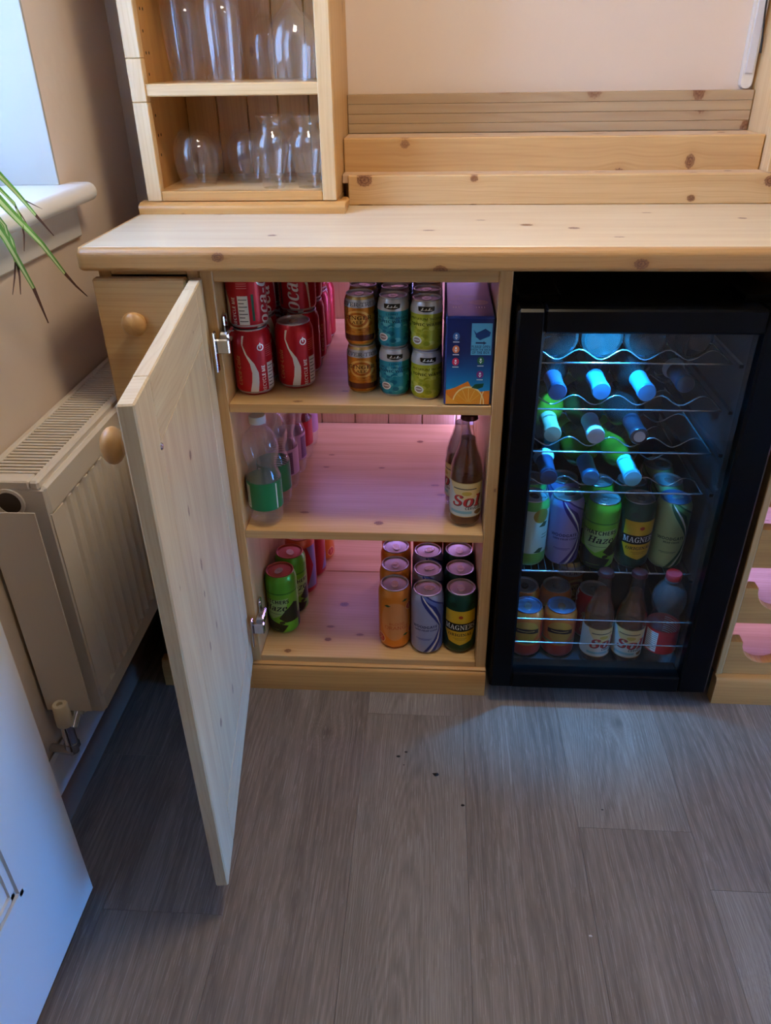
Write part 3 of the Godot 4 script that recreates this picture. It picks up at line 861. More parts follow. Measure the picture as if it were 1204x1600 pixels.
# ------------------------------------------------------------------ the room
func make_materials() -> void:
	var lt := rgb8(224, 188, 132)
	var dk := rgb8(190, 141, 82)
	M["pine_a"] = mat(Color.WHITE, 0.42, 0.0, pine_texture(11, 900, 200, Vector2(1.3, 0.34), random_knots(3, 12), lt, dk))
	M["pine_b"] = mat(Color.WHITE, 0.42, 0.0, pine_texture(12, 900, 200, Vector2(1.3, 0.34), random_knots(5, 9), rgb8(228, 194, 140), rgb8(196, 148, 90), 1.6))
	M["pine_c"] = mat(Color.WHITE, 0.42, 0.0, pine_texture(13, 900, 200, Vector2(1.3, 0.34), random_knots(8, 5, 0.007), rgb8(214, 172, 112), rgb8(182, 130, 72), 0.7))
	M["pine_honey"] = mat(Color.WHITE, 0.38, 0.0, pine_texture(14, 900, 200, Vector2(1.3, 0.34), random_knots(9, 6, 0.007), rgb8(208, 156, 88), rgb8(172, 116, 56)))
	M["pine_pale"] = mat(Color.WHITE, 0.5, 0.0, pine_texture(15, 900, 200, Vector2(1.3, 0.34), random_knots(22, 7, 0.006), rgb8(228, 208, 168), rgb8(192, 156, 112), 2.0))
	M["splash"] = mat(Color.WHITE, 0.5, 0.0, pine_texture(39, 900, 120, Vector2(0.78, 0.1), [[0.36, 0.55, 0.004], [0.62, 0.66, 0.005], [0.9, 0.6, 0.006], [0.92, 0.35, 0.006], [0.45, 0.2, 0.003], [0.75, 0.6, 0.004]], rgb8(190, 164, 126), rgb8(160, 128, 92), 1.4))
	M["pine_end"] = mat(rgb8(206, 164, 112), 0.6)
	M["worktop"] = mat(Color.WHITE, 0.34, 0.0, pine_texture(31, 1280, 340, Vector2(1.5, 0.55), [[0.19, 0.85, 0.006], [0.42, 0.62, 0.004], [0.47, 0.7, 0.009], [0.52, 0.75, 0.008], [0.62, 0.5, 0.004], [0.72, 0.6, 0.006], [0.83, 0.35, 0.006], [0.86, 0.8, 0.004], [0.36, 0.78, 0.005], [0.56, 0.88, 0.004], [0.9, 0.55, 0.01], [0.1, 0.5, 0.005]], rgb8(230, 212, 178), rgb8(206, 177, 136), 1.6))
	M["nosing"] = mat(Color.WHITE, 0.36, 0.0, pine_texture(32, 1536, 64, Vector2(1.46, 0.04), [[0.142, 0.35, 0.008], [0.37, 0.9, 0.009], [0.57, 0.62, 0.009], [0.86, 0.3, 0.006]], rgb8(194, 148, 90), rgb8(160, 110, 58)))
	M["riser_low"] = mat(Color.WHITE, 0.42, 0.0, pine_texture(33, 1024, 80, Vector2(0.78, 0.052), [[0.81, 0.2, 0.006], [0.04, 0.85, 0.012], [0.30, 0.88, 0.006], [0.985, 0.75, 0.010]], rgb8(220, 184, 130), rgb8(190, 144, 88)))
	M["riser_high"] = mat(Color.WHITE, 0.42, 0.0, pine_texture(34, 1024, 80, Vector2(0.77, 0.057), [[0.67, 0.32, 0.011], [0.835, 0.6, 0.007], [0.96, 0.3, 0.005], [0.15, 0.9, 0.004], [0.45, 0.1, 0.005]], rgb8(214, 174, 116), rgb8(184, 136, 80)))
	M["tread"] = mat(Color.WHITE, 0.5, 0.0, pine_texture(35, 1024, 64, Vector2(0.77, 0.06), [[0.33, 0.5, 0.004], [0.62, 0.6, 0.005], [0.42, 0.4, 0.004], [0.92, 0.5, 0.006]], rgb8(220, 192, 156), rgb8(186, 148, 112)))
	M["shelf_mid"] = mat(Color.WHITE, 0.3, 0.0, pine_texture(36, 560, 600, Vector2(0.44, 0.482), [[0.28, 0.35, 0.003], [0.27, 0.47, 0.003], [0.54, 0.47, 0.003], [0.72, 0.2, 0.006], [0.8, 0.62, 0.004], [0.83, 0.7, 0.005], [0.23, 0.86, 0.004], [0.56, 0.93, 0.007]], lt, dk, 1.4))
	M["shelf_low"] = mat(Color.WHITE, 0.36, 0.0, pine_texture(37, 640, 520, Vector2(0.44, 0.302), [[0.3, 0.82, 0.006], [0.3, 0.68, 0.004], [0.12, 0.95, 0.006], [0.45, 0.76, 0.004], [0.35, 0.42, 0.008], [0.7, 0.5, 0.005]], lt, dk, 1.4))
	M["door_panel"] = mat(Color.WHITE, 0.4, 0.0, pine_texture(38, 800, 340, Vector2(0.66, 0.34), [[0.55, 0.75, 0.003], [0.40, 0.62, 0.003], [0.42, 0.8, 0.004], [0.62, 0.72, 0.005], [0.2, 0.85, 0.006], [0.12, 0.5, 0.005], [0.78, 0.78, 0.004], [0.86, 0.6, 0.006]], rgb8(230, 212, 172), rgb8(186, 150, 106), 2.6))
	M["plaster"] = mat(rgb8(228, 208, 186), 0.9)
	M["plaster"].normal_enabled = true
	M["plaster"].normal_texture = noise_normal(0.05, 4)
	M["plaster"].normal_scale = 0.12
	M["plaster"].uv1_triplanar = true
	M["plaster"].uv1_scale = Vector3(1.6, 1.6, 1.6)
	M["ceiling"] = mat(rgb8(236, 232, 224), 0.9)
	M["gloss_white"] = mat(rgb8(232, 230, 224), 0.35)
	M["sill_white"] = mat(rgb8(236, 228, 214), 0.3)
	M["radiator"] = mat(rgb8(228, 216, 198), 0.3)
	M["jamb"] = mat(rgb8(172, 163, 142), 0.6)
	M["skirting"] = mat(rgb8(216, 216, 220), 0.4)
	M["brown_trim"] = mat(rgb8(112, 82, 66), 0.5)
	M["chrome"] = mat(rgb8(200, 202, 206), 0.14, 1.0)
	M["alu"] = mat(rgb8(196, 192, 194), 0.3, 0.75)
	M["alu_bright"] = mat(rgb8(214, 212, 212), 0.25, 0.85)
	M["lid_copper"] = mat(rgb8(190, 104, 84), 0.35, 0.6)
	M["lid_blue"] = mat(rgb8(120, 150, 190), 0.3, 0.7)
	M["lid_gold"] = mat(rgb8(190, 160, 96), 0.3, 0.7)
	M["cream_plastic"] = mat(rgb8(222, 206, 172), 0.45)
	M["dark_hole"] = mat(rgb8(66, 54, 44), 0.7)
	M["fridge_black"] = mat(rgb8(7, 7, 8), 0.3, 0.0, null, 0.22)
	M["fridge_liner"] = mat(rgb8(26, 28, 32), 0.45)
	M["rubber"] = mat(rgb8(14, 14, 15), 0.7)
	M["wire"] = mat(rgb8(170, 176, 182), 0.22, 0.9)
	M["cable"] = mat(rgb8(22, 20, 24), 0.5)
	M["fridge_glass"] = glass(rgb8(8, 10, 12), 0.12, 0.02)
	M["pane"] = glass(Color(0.95, 0.97, 1.0), 0.02)
	M["crystal"] = glass(rgb8(236, 236, 234), 0.006, 0.02)
	M["bottle_clear"] = glass(rgb8(120, 80, 40), 0.04, 0.03)
	M["amber_liquid"] = glass(rgb8(104, 46, 10), 0.58, 0.06)
	M["pet"] = glass(rgb8(220, 224, 226), 0.05, 0.04)
	M["water"] = glass(rgb8(200, 210, 214), 0.02, 0.02)
	M["cola_liquid"] = glass(rgb8(40, 18, 12), 0.85, 0.05)
	M["cap_maroon"] = mat(rgb8(74, 24, 26), 0.35, 0.4)
	M["cap_white"] = mat(rgb8(214, 216, 212), 0.5)
	M["cap_red"] = mat(rgb8(190, 40, 48), 0.5)
	M["bottle_dark"] = mat(rgb8(14, 20, 20), 0.07)
	M["bottle_green"] = glass(rgb8(26, 52, 22), 0.72, 0.06)
	M["bottle_olive"] = glass(rgb8(110, 110, 24), 0.6, 0.06)
	M["capsule_navy"] = mat(rgb8(58, 66, 96), 0.4, 0.2)
	M["capsule_white"] = mat(rgb8(190, 190, 196), 0.4)
	M["capsule_blue"] = mat(rgb8(64, 120, 160), 0.35, 0.3)
	M["capsule_cyan"] = mat(rgb8(110, 190, 214), 0.4)
	M["capsule_black"] = mat(rgb8(34, 30, 40), 0.3)
	M["cork"] = mat(rgb8(150, 124, 98), 0.8)
	M["silver"] = mat(rgb8(190, 190, 194), 0.3, 0.8)
	M["leaf_green"] = mat(rgb8(84, 128, 44), 0.45)
	M["leaf_green"].backlight_enabled = true
	M["leaf_green"].backlight = Color(0.25, 0.4, 0.1)
	M["leaf_pale"] = mat(rgb8(198, 208, 150), 0.45)
	M["leaf_pale"].backlight_enabled = true
	M["leaf_pale"].backlight = Color(0.4, 0.45, 0.25)
	M["leaf_dry"] = mat(rgb8(84, 52, 40), 0.7)
	M["terracotta"] = mat(rgb8(176, 100, 70), 0.8)
	M["soil"] = mat(rgb8(48, 36, 28), 0.95)
	M["crumb"] = mat(rgb8(22, 18, 16), 0.8)
	M["grit"] = mat(rgb8(210, 206, 196), 0.7)
	M["added_wall_render"] = mat(rgb8(240, 236, 228), 0.9)
	M["blind"] = mat(rgb8(226, 214, 190), 0.9)  # cloth of the added blind at the side door
	M["paving"] = mat(rgb8(196, 190, 180), 0.9)

func solid(b: MB, a: Vector3, c: Vector3) -> void:
	add_box(b, (a + c) * 0.5, (c - a).abs(), 0.0)

func make_room() -> void:
	# floor: a slab with grey oak planks laid along z
	var floor_node := structure("floor")
	var b := MB.new()
	solid(b, Vector3(WALL_X, -0.2, WALL_Z), Vector3(RIGHT_X, -0.012, HALL_Z))
	part(floor_node, "slab", b.mesh(), M["dark_hole"])
	var oaks := []
	var tones := [[rgb8(150, 137, 121), rgb8(96, 84, 72)], [rgb8(154, 142, 126), rgb8(101, 90, 78)], [rgb8(146, 132, 117), rgb8(92, 81, 70)], [rgb8(159, 148, 133), rgb8(106, 96, 84)], [rgb8(149, 136, 121), rgb8(95, 84, 72)]]
	var arches := [0.0, 1.0, 0.2, 0.8, 0.0]
	var kn := [[], [[0.72, 0.42, 0.022]], [[0.3, 0.6, 0.012]], [[0.15, 0.35, 0.02], [0.8, 0.6, 0.012]], [[0.55, 0.3, 0.008]]]
	for k in 5:
		var m := mat(Color.WHITE, 0.5, 0.0, oak_texture(60 + k, 1300, 200, Vector2(1.22, 0.19), tones[k][0], tones[k][1], arches[k], kn[k]))
		oaks.append(m)
	var pw := 0.19
	var x0 := -0.616 - pw
	# where a plank ends, read off the photograph for the rows in view
	var ends := {1: 0.503, 2: 0.98, 3: 0.072, 4: 0.86, 5: 0.318, 6: 0.4225, 0: 0.2}
	var pick := {"1_0": 2, "1_1": 0, "2_1": 4, "3_1": 1, "3_0": 3, "4_1": 2, "4_0": 0, "5_0": 3, "5_1": 0, "6_0": 4, "6_1": 3, "2_0": 2}
	var row := 0
	while x0 + row * pw < RIGHT_X:
		var xa := maxf(x0 + row * pw, WALL_X)
		var xb := minf(x0 + (row + 1) * pw, RIGHT_X)
		var e: float = ends.get(row, fposmod(row * 0.43, 1.22))
		var z := e - 1.22
		while z > WALL_Z:
			z -= 1.22
		var n := 0
		while z < HALL_Z:
			var za := maxf(z, WALL_Z)
			var zb := minf(z + 1.22, HALL_Z)
			if zb - za > 0.01:
				var key := "%d_%d" % [row, 0 if z + 1.22 <= e + 0.01 else 1]
				var which: int = pick.get(key, (row * 3 + n * 2) % 5) if n < 3 else (row * 3 + n * 2) % 5
				var mb := MB.new()
				var s := Vector3(xb - xa - 0.0003, 0.012, zb - za - 0.0003)
				add_box(mb, Vector3.ZERO, s, 0.0003, 2, false, Vector2((za - z) / 1.22, (xa - x0 - row * pw) / pw), Vector2(1.22, 0.19))
				part(floor_node, "plank", mb.mesh(), oaks[which], Vector3((xa + xb) * 0.5, -0.006, (za + zb) * 0.5))
				n += 1
			z += 1.22
		row += 1
	# walls
	var wz0 := -0.182      # window opening in the left wall
	var wz1 := 0.50
	var wy0 := 0.955
	var wy1 := 2.10
	var ox := WALL_X - 0.27
	b = MB.new()
	solid(b, Vector3(ox, 0, WALL_Z - 0.1), Vector3(WALL_X, CEIL, wz0))
	solid(b, Vector3(ox, 0, wz1), Vector3(WALL_X, CEIL, HALL_Z + 0.1))
	solid(b, Vector3(ox, 0, wz0), Vector3(WALL_X, wy0 - 0.03, wz1))
	solid(b, Vector3(ox, wy1, wz0), Vector3(WALL_X, CEIL, wz1))
	var wl := part(self, "wall_left", b.mesh(), M["plaster"])
	wl.set_meta("kind", "structure")
	b = MB.new()
	solid(b, Vector3(WALL_X, 0, WALL_Z - 0.1), Vector3(RIGHT_X, CEIL, WALL_Z))
	part(self, "wall_back", b.mesh(), M["plaster"]).set_meta("kind", "structure")
	var gz0 := -0.05       # opening for the added glazed door in the right wall
	var gz1 := 0.85
	var gy1 := 2.05
	b = MB.new()
	solid(b, Vector3(RIGHT_X, 0, WALL_Z - 0.1), Vector3(RIGHT_X + 0.2, CEIL, gz0))
	solid(b, Vector3(RIGHT_X, 0, gz1), Vector3(RIGHT_X + 0.2, CEIL, HALL_Z + 0.1))
	solid(b, Vector3(RIGHT_X, gy1, gz0), Vector3(RIGHT_X + 0.2, CEIL, gz1))
	part(self, "wall_right", b.mesh(), M["plaster"]).set_meta("kind", "structure")
	var px0 := -0.62       # doorway in the rear wall
	var px1 := 0.20
	b = MB.new()
	solid(b, Vector3(WALL_X, 0, REAR_Z), Vector3(px0, CEIL, REAR_Z + 0.1))
	solid(b, Vector3(px1, 0, REAR_Z), Vector3(RIGHT_X, CEIL, REAR_Z + 0.1))
	solid(b, Vector3(px0, 2.0, REAR_Z), Vector3(px1, CEIL, REAR_Z + 0.1))
	solid(b, Vector3(WALL_X, 0, HALL_Z), Vector3(RIGHT_X, CEIL, HALL_Z + 0.1))
	part(self, "wall_rear", b.mesh(), M["plaster"]).set_meta("kind", "structure")
	b = MB.new()
	solid(b, Vector3(ox, CEIL, WALL_Z - 0.1), Vector3(RIGHT_X + 0.2, CEIL + 0.1, HALL_Z + 0.1))
	part(self, "ceiling", b.mesh(), M["ceiling"]).set_meta("kind", "structure")
	b = MB.new()  # unseen eaves added to keep high sky out of the window
	solid(b, Vector3(ox - 0.45, 2.30, WALL_Z - 0.1), Vector3(ox, 2.34, HALL_Z + 0.1))
	solid(b, Vector3(ox - 0.48, 2.28, WALL_Z - 0.1), Vector3(ox - 0.45, 2.48, HALL_Z + 0.1))
	part(self, "added_eaves_2", b.mesh(), M["gloss_white"]).set_meta("kind", "structure")
	# left window: lining, frame, panes, sill with a rounded nose, apron below
	var w1 := structure("window_1")
	board(w1, "jamb_lining", Vector3(ox + 0.05, wy0, wz0), Vector3(WALL_X + 0.001, wy1, wz0 + 0.006), M["jamb"], 1, 0.001)
	board(w1, "jamb_lining", Vector3(ox + 0.05, wy0, wz1 - 0.006), Vector3(WALL_X + 0.001, wy1, wz1), M["gloss_white"], 1, 0.001)
	board(w1, "head_lining", Vector3(ox + 0.05, wy1 - 0.006, wz0 + 0.006), Vector3(WALL_X + 0.001, wy1, wz1 - 0.006), M["gloss_white"], 2, 0.001)
	var fx0 := ox + 0.0
	var fx1 := ox + 0.05
	board(w1, "frame_stile", Vector3(fx0, wy0, wz0), Vector3(fx1, wy1, wz0 + 0.06), M["gloss_white"], 1)
	board(w1, "frame_stile", Vector3(fx0, wy0, wz1 - 0.06), Vector3(fx1, wy1, wz1), M["gloss_white"], 1)
	board(w1, "frame_rail", Vector3(fx0, wy0, wz0 + 0.06), Vector3(fx1, wy0 + 0.06, wz1 - 0.06), M["gloss_white"], 2)
	board(w1, "frame_rail", Vector3(fx0, wy1 - 0.06, wz0 + 0.06), Vector3(fx1, wy1, wz1 - 0.06), M["gloss_white"], 2)
	board(w1, "pane", Vector3(fx0 + 0.02, wy0 + 0.06, wz0 + 0.06), Vector3(fx0 + 0.024, wy1 - 0.06, wz1 - 0.06), M["pane"], 1, 0.0)
	b = MB.new()
	var sx := -0.708       # nose of the sill
	var prof := PackedVector2Array()
	prof.append(Vector2(fx1, wy0 - 0.03))
	for k in 9:
		var a := -PI / 2 + PI * k / 8.0
		prof.append(Vector2(sx - 0.015 + 0.015 * cos(a), wy0 - 0.015 + 0.015 * sin(a)))
	prof.append(Vector2(fx1, wy0))
	# the sill runs past the opening on the room side: two prisms
	var nose := PackedVector2Array()
	for q in prof:
		nose.append(Vector2(maxf(q.x, WALL_X), q.y))
	add_prism(b, prof, wz1 - wz0, Transform3D(Basis.IDENTITY, Vector3(0, 0, wz0)), true)
	add_prism(b, nose, 0.035, Transform3D(Basis.IDENTITY, Vector3(0, 0, wz0 - 0.035)), true)
	add_prism(b, nose, 0.035, Transform3D(Basis.IDENTITY, Vector3(0, 0, wz1)), true)
	part(w1, "sill", b.mesh(), M["sill_white"])
	board(w1, "apron", Vector3(WALL_X, 0.866, wz0 - 0.03), Vector3(WALL_X + 0.008, wy0 - 0.03, wz1 + 0.03), M["gloss_white"], 2, 0.003)
	# unseen glazed door in the right wall, added for the blue side light
	var w2 := structure("door_2")
	var gx0 := RIGHT_X + 0.06
	var gx1 := RIGHT_X + 0.11
	board(w2, "stile", Vector3(gx0, 0, gz0), Vector3(gx1, gy1, gz0 + 0.05), M["gloss_white"], 1)
	board(w2, "stile", Vector3(gx0, 0, gz1 - 0.05), Vector3(gx1, gy1, gz1), M["gloss_white"], 1)
	board(w2, "rail", Vector3(gx0, 0, gz0 + 0.05), Vector3(gx1, 0.10, gz1 - 0.05), M["gloss_white"], 2)
	board(w2, "rail", Vector3(gx0, gy1 - 0.06, gz0 + 0.05), Vector3(gx1, gy1, gz1 - 0.05), M["gloss_white"], 2)
	board(w2, "pane", Vector3(gx0 + 0.02, 0.10, gz0 + 0.05), Vector3(gx0 + 0.026, gy1 - 0.06, gz1 - 0.05), M["pane"], 1, 0.0)
	one("added_roller_blind", box(Vector3(0.004, 1.40, 0.89), 0.001), M["blind"], "added cream roller blind drawn most of the way down the unseen glazed door", "blind", Vector3(RIGHT_X + 0.03, 1.345, 0.40))  # blind added to let the blue light in only low down
	# skirting and the brown quadrant at the foot of the left wall
	var sk := structure("baseboard_left")
	board(sk, "skirting_board", Vector3(WALL_X, 0.0, WALL_Z), Vector3(-0.744, 0.122, REAR_Z), M["skirting"], 2, 0.005)
	b = MB.new()
	prof = PackedVector2Array([Vector2(-0.744, 0.0), Vector2(-0.732, 0.0), Vector2(-0.733, 0.03), Vector2(-0.738, 0.044), Vector2(-0.744, 0.046)])
	add_prism(b, prof, REAR_Z - WALL_Z, Transform3D(Basis.IDENTITY, Vector3(0, 0, WALL_Z)), true)
	part(self, "trim_1", b.mesh(), M["brown_trim"]).set_meta("kind", "structure")
	# outside: unseen pale house wall added to bounce sun in, with paving
	b = MB.new()
	solid(b, Vector3(-4.2, -0.3, -4.0), Vector3(-3.8, 6.5, 5.0))
	one("added_house_wall", b.mesh(), M["added_wall_render"], "added unseen pale house wall bouncing sun into the window across the paved passage", "house wall")
	b = MB.new()
	solid(b, Vector3(-3.8, -0.4, -4.0), Vector3(ox, -0.3, 5.0))
	var pv := part(self, "passage_paving", b.mesh(), M["paving"])
	pv.set_meta("kind", "structure")

func make_room_door() -> void:
	# white panelled door leaf standing open along the left wall
	var d := structure("door_1")
	var fx := -0.640
	var z0 := 0.473
	var z1 := z0 + 0.762
	board(d, "leaf", Vector3(fx - 0.035, 0.008, z0), Vector3(fx, 1.99, z1), M["gloss_white"], 1, 0.002)
	for p in [[0.21, 0.84, 0.61, 0.85], [0.21, 0.84, 0.95, 1.13], [1.0, 1.86, 0.61, 0.85], [1.0, 1.86, 0.95, 1.13]]:
		for o in [[0.0, 0.005], [0.014, 0.004]]:
			var i: float = o[0]
			var h: float = o[1]
			var w := 0.008
			var fr := MB.new()
			solid(fr, Vector3(0, p[0] + i, p[2] + i), Vector3(h, p[0] + i + w, p[3] - i))
			solid(fr, Vector3(0, p[1] - i - w, p[2] + i), Vector3(h, p[1] - i, p[3] - i))
			solid(fr, Vector3(0, p[0] + i, p[2] + i), Vector3(h, p[1] - i, p[2] + i + w))
			solid(fr, Vector3(0, p[0] + i, p[3] - i - w), Vector3(h, p[1] - i, p[3] - i))
			part(d, "panel_moulding", fr.mesh(), M["gloss_white"], Vector3(fx, 0, 0))
	for y in [0.25, 1.0, 1.75]:
		var hb := MB.new()
		add_tube(hb, [Vector3(fx - 0.04, y - 0.05, z1 + 0.004), Vector3(fx - 0.04, y + 0.05, z1 + 0.004)], 0.006, 10)
		part(d, "hinge", hb.mesh(), M["chrome"])

func make_radiator() -> void:
	var r := thing("radiator", "cream panel radiator with a slotted top grille under the window", "radiator")
	var x0 := -0.750
	var x1 := -0.648
	var y0 := 0.205
	var y1 := 0.641
	var z0 := -0.36
	var z1 := 0.287
	# fluted front panel: outline in (z, x) run up y
	var n := 20
	var poly := PackedVector2Array()
	poly.append(Vector2(z0, 0.0))
	poly.append(Vector2(z0, 0.010))
	var pitch := (z1 - z0 - 0.06) / n
	for k in n:
		var c := z0 + 0.03 + pitch * k
		for q in [[0.0, 0.012], [0.16, 0.012], [0.27, 0.007], [0.42, 0.005], [0.58, 0.005], [0.73, 0.007], [0.84, 0.012]]:
			poly.append(Vector2(c + q[0] * pitch, q[1]))
	poly.append(Vector2(z1 - 0.028, 0.012))
	poly.append(Vector2(z1, 0.010))
	poly.append(Vector2(z1, 0.0))
	var b := MB.new()
	var xf := Transform3D(Basis(Vector3(0, 0, 1), Vector3(1, 0, 0), Vector3(0, 1, 0)), Vector3(x1 - 0.012, y0 + 0.035, 0))
	add_prism(b, poly, y1 - 0.055 - y0 - 0.035, xf)
	part(r, "fluted_panel", b.mesh(), M["radiator"])
	board(r, "bottom_seam", Vector3(x1 - 0.012, y0, z0), Vector3(x1 - 0.001, y0 + 0.036, z1), M["radiator"], 2, 0.004)
	board(r, "top_seam", Vector3(x1 - 0.012, y1 - 0.056, z0), Vector3(x1 - 0.001, y1 - 0.010, z1), M["radiator"], 2, 0.004)
	board(r, "rear_panel", Vector3(x0, y0, z0), Vector3(x0 + 0.012, y1 - 0.03, z1 - 0.004), M["radiator"], 2, 0.003)
	board(r, "side_cover", Vector3(x0, y0, z1 - 0.002), Vector3(x1 - 0.004, y1 - 0.014, z1 + 0.002), M["radiator"], 1, 0.002)
	board(r, "side_cover", Vector3(x0, y0, z0 - 0.002), Vector3(x1 - 0.004, y1 - 0.014, z0 + 0.002), M["radiator"], 1, 0.002)
	for k in 20:
		board(r, "convector_fin", Vector3(x0 + 0.014, y0 + 0.02, z0 + 0.02 + k * 0.034), Vector3(x1 - 0.014, y1 - 0.04, z0 + 0.022 + k * 0.034), M["radiator"], 1, 0.0)
	# top grille: rim and cross slats with open slots
	board(r, "grille_rim", Vector3(x0, y1 - 0.014, z0), Vector3(x0 + 0.010, y1, z1 + 0.003), M["radiator"], 2, 0.002)
	board(r, "grille_rim", Vector3(x1 - 0.022, y1 - 0.014, z0), Vector3(x1 - 0.008, y1, z1 + 0.003), M["radiator"], 2, 0.003)
	board(r, "grille_rim", Vector3(x0 + 0.010, y1 - 0.014, z1 - 0.022), Vector3(x1 - 0.022, y1, z1 + 0.003), M["radiator"], 0, 0.002)
	var slat := box(Vector3(x1 - 0.022 - x0 - 0.010, 0.008, 0.0052), 0.0008)
	var z := z1 - 0.030
	while z > z0 + 0.004:
		part(r, "slat", slat, M["radiator"], Vector3((x0 + 0.010 + x1 - 0.022) * 0.5, y1 - 0.006, z))
		z -= 0.0098
	# blank plug in the side cover
	var ring := MB.new()
	add_lathe(ring, [Vector2(0.017, 0.0), Vector2(0.022, 0.0), Vector2(0.022, 0.003), Vector2(0.017, 0.003), Vector2(0.017, 0.0)], 24)
	part(r, "plug_ring", ring.mesh(), M["radiator"], Vector3(-0.704, 0.607, z1 + 0.002), Vector3(PI / 2, 0, 0))
	part(r, "plug", lathe([Vector2(0.0169, 0.0), Vector2(0.0169, 0.0015), Vector2(0.0, 0.0018)], 24), M["dark_hole"], Vector3(-0.704, 0.607, z1 + 0.002), Vector3(PI / 2, 0, 0))
	# valve at the lower corner
	var v := Vector3(-0.707, 0.192, z1 + 0.030)
	part(r, "valve_tail", tube([v + Vector3(0.013, 0.030, -0.032), v + Vector3(0.010, 0.004, 0.0)], 0.009, 14), M["chrome"])
	part(r, "union_nut", tube([v + Vector3(0.013, 0.028, -0.028), v + Vector3(0.012, 0.018, -0.016)], 0.0135, 6), M["chrome"])
	part(r, "escutcheon", lathe([Vector2(0.012, 0.0), Vector2(0.021, 0.0), Vector2(0.019, 0.005), Vector2(0.012, 0.006)], 24), M["radiator"], Vector3(-0.694, 0.222, z1 + 0.002), Vector3(PI / 2, 0, 0))
	part(r, "valve_body", tube([v + Vector3(0, 0.012, 0), v + Vector3(0, -0.03, 0)], 0.0105, 14), M["chrome"])
	part(r, "compression_nut", tube([v + Vector3(0, -0.03, 0), v + Vector3(0, -0.043, 0)], 0.0125, 6), M["chrome"])
	part(r, "pipe", tube([v + Vector3(0, -0.040, 0), v + Vector3(0, -0.052, -0.002), v + Vector3(-0.008, -0.060, -0.006), v + Vector3(-0.046, -0.060, -0.012)], 0.0075, 12), M["chrome"])
	part(r, "valve_cap", lathe([Vector2(0.0, 0.0), Vector2(0.0125, 0.0), Vector2(0.0135, 0.002), Vector2(0.0122, 0.042), Vector2(0.0105, 0.044), Vector2(0.005, 0.044), Vector2(0.0045, 0.038), Vector2(0.0, 0.038)], 24), M["cream_plastic"], v + Vector3(0, 0.012, 0))
	for zz in [-0.2, 0.2]:
		board(r, "wall_bracket", Vector3(WALL_X, 0.5, zz - 0.02), Vector3(x0, 0.54, zz + 0.02), M["radiator"], 1, 0.001)

func make_added_pendant() -> void:
	var at := Vector3(0.05, 1.93, 0.28)  # lamp out of view, added as fill for left wall and bar
	var o := thing("added_pendant_lamp", "added unseen fill lamp with a wide white shade hanging over the bar", "lamp", at)
	part(o, "lamp_shade", lathe([Vector2(0.17, 0.0), Vector2(0.172, 0.0), Vector2(0.14, 0.06), Vector2(0.06, 0.11), Vector2(0.02, 0.12), Vector2(0.018, 0.118), Vector2(0.058, 0.107), Vector2(0.138, 0.057), Vector2(0.17, 0.0)], 36), M["gloss_white"])
	part(o, "lamp_diffuser", lathe([Vector2(0.0, 0.010), Vector2(0.155, 0.012), Vector2(0.155, 0.016), Vector2(0.0, 0.016)], 32), M["added_lamp_warm"])
	part(o, "cord", tube([Vector3(0, 0.119, 0), Vector3(0, CEIL - 1.93 - 0.02, 0)], 0.004, 8), M["cable"])
	part(o, "ceiling_rose", lathe([Vector2(0.0, 0.0), Vector2(0.03, 0.002), Vector2(0.04, 0.02), Vector2(0.0, 0.02)], 20), M["gloss_white"], Vector3(0, CEIL - 1.93 - 0.02, 0))
	var l := AreaLight3D.new()
	l.name = "added_pendant_light"
	l.area_size = Vector2(0.27, 0.27)
	l.light_color = ADDED_LAMP_C
	l.light_energy = ADDED_LAMP_E
	l.shadow_enabled = true
	l.set("area_range", 8.0)
	o.add_child(l)
	l.position = Vector3(0, 0.006, 0)
	l.rotation = Vector3(-PI / 2, 0, 0)

# ------------------------------------------------------------------ furniture
func knob(parent: Node3D, at: Vector3, turn: Vector3, r := 0.0195) -> MeshInstance3D:
	var p := [Vector2(0.0, 0.0), Vector2(r * 0.62, 0.0), Vector2(r * 0.55, r * 0.25), Vector2(r * 0.5, r * 0.5)]
	for k in 9:
		var a := -0.9 + (PI / 2 + 0.9) * k / 8.0
		p.append(Vector2(r * cos(a), r * 1.05 + r * 0.62 * sin(a)))
	return part(parent, "knob", lathe(p, 28), M["pine_honey"], at, turn)

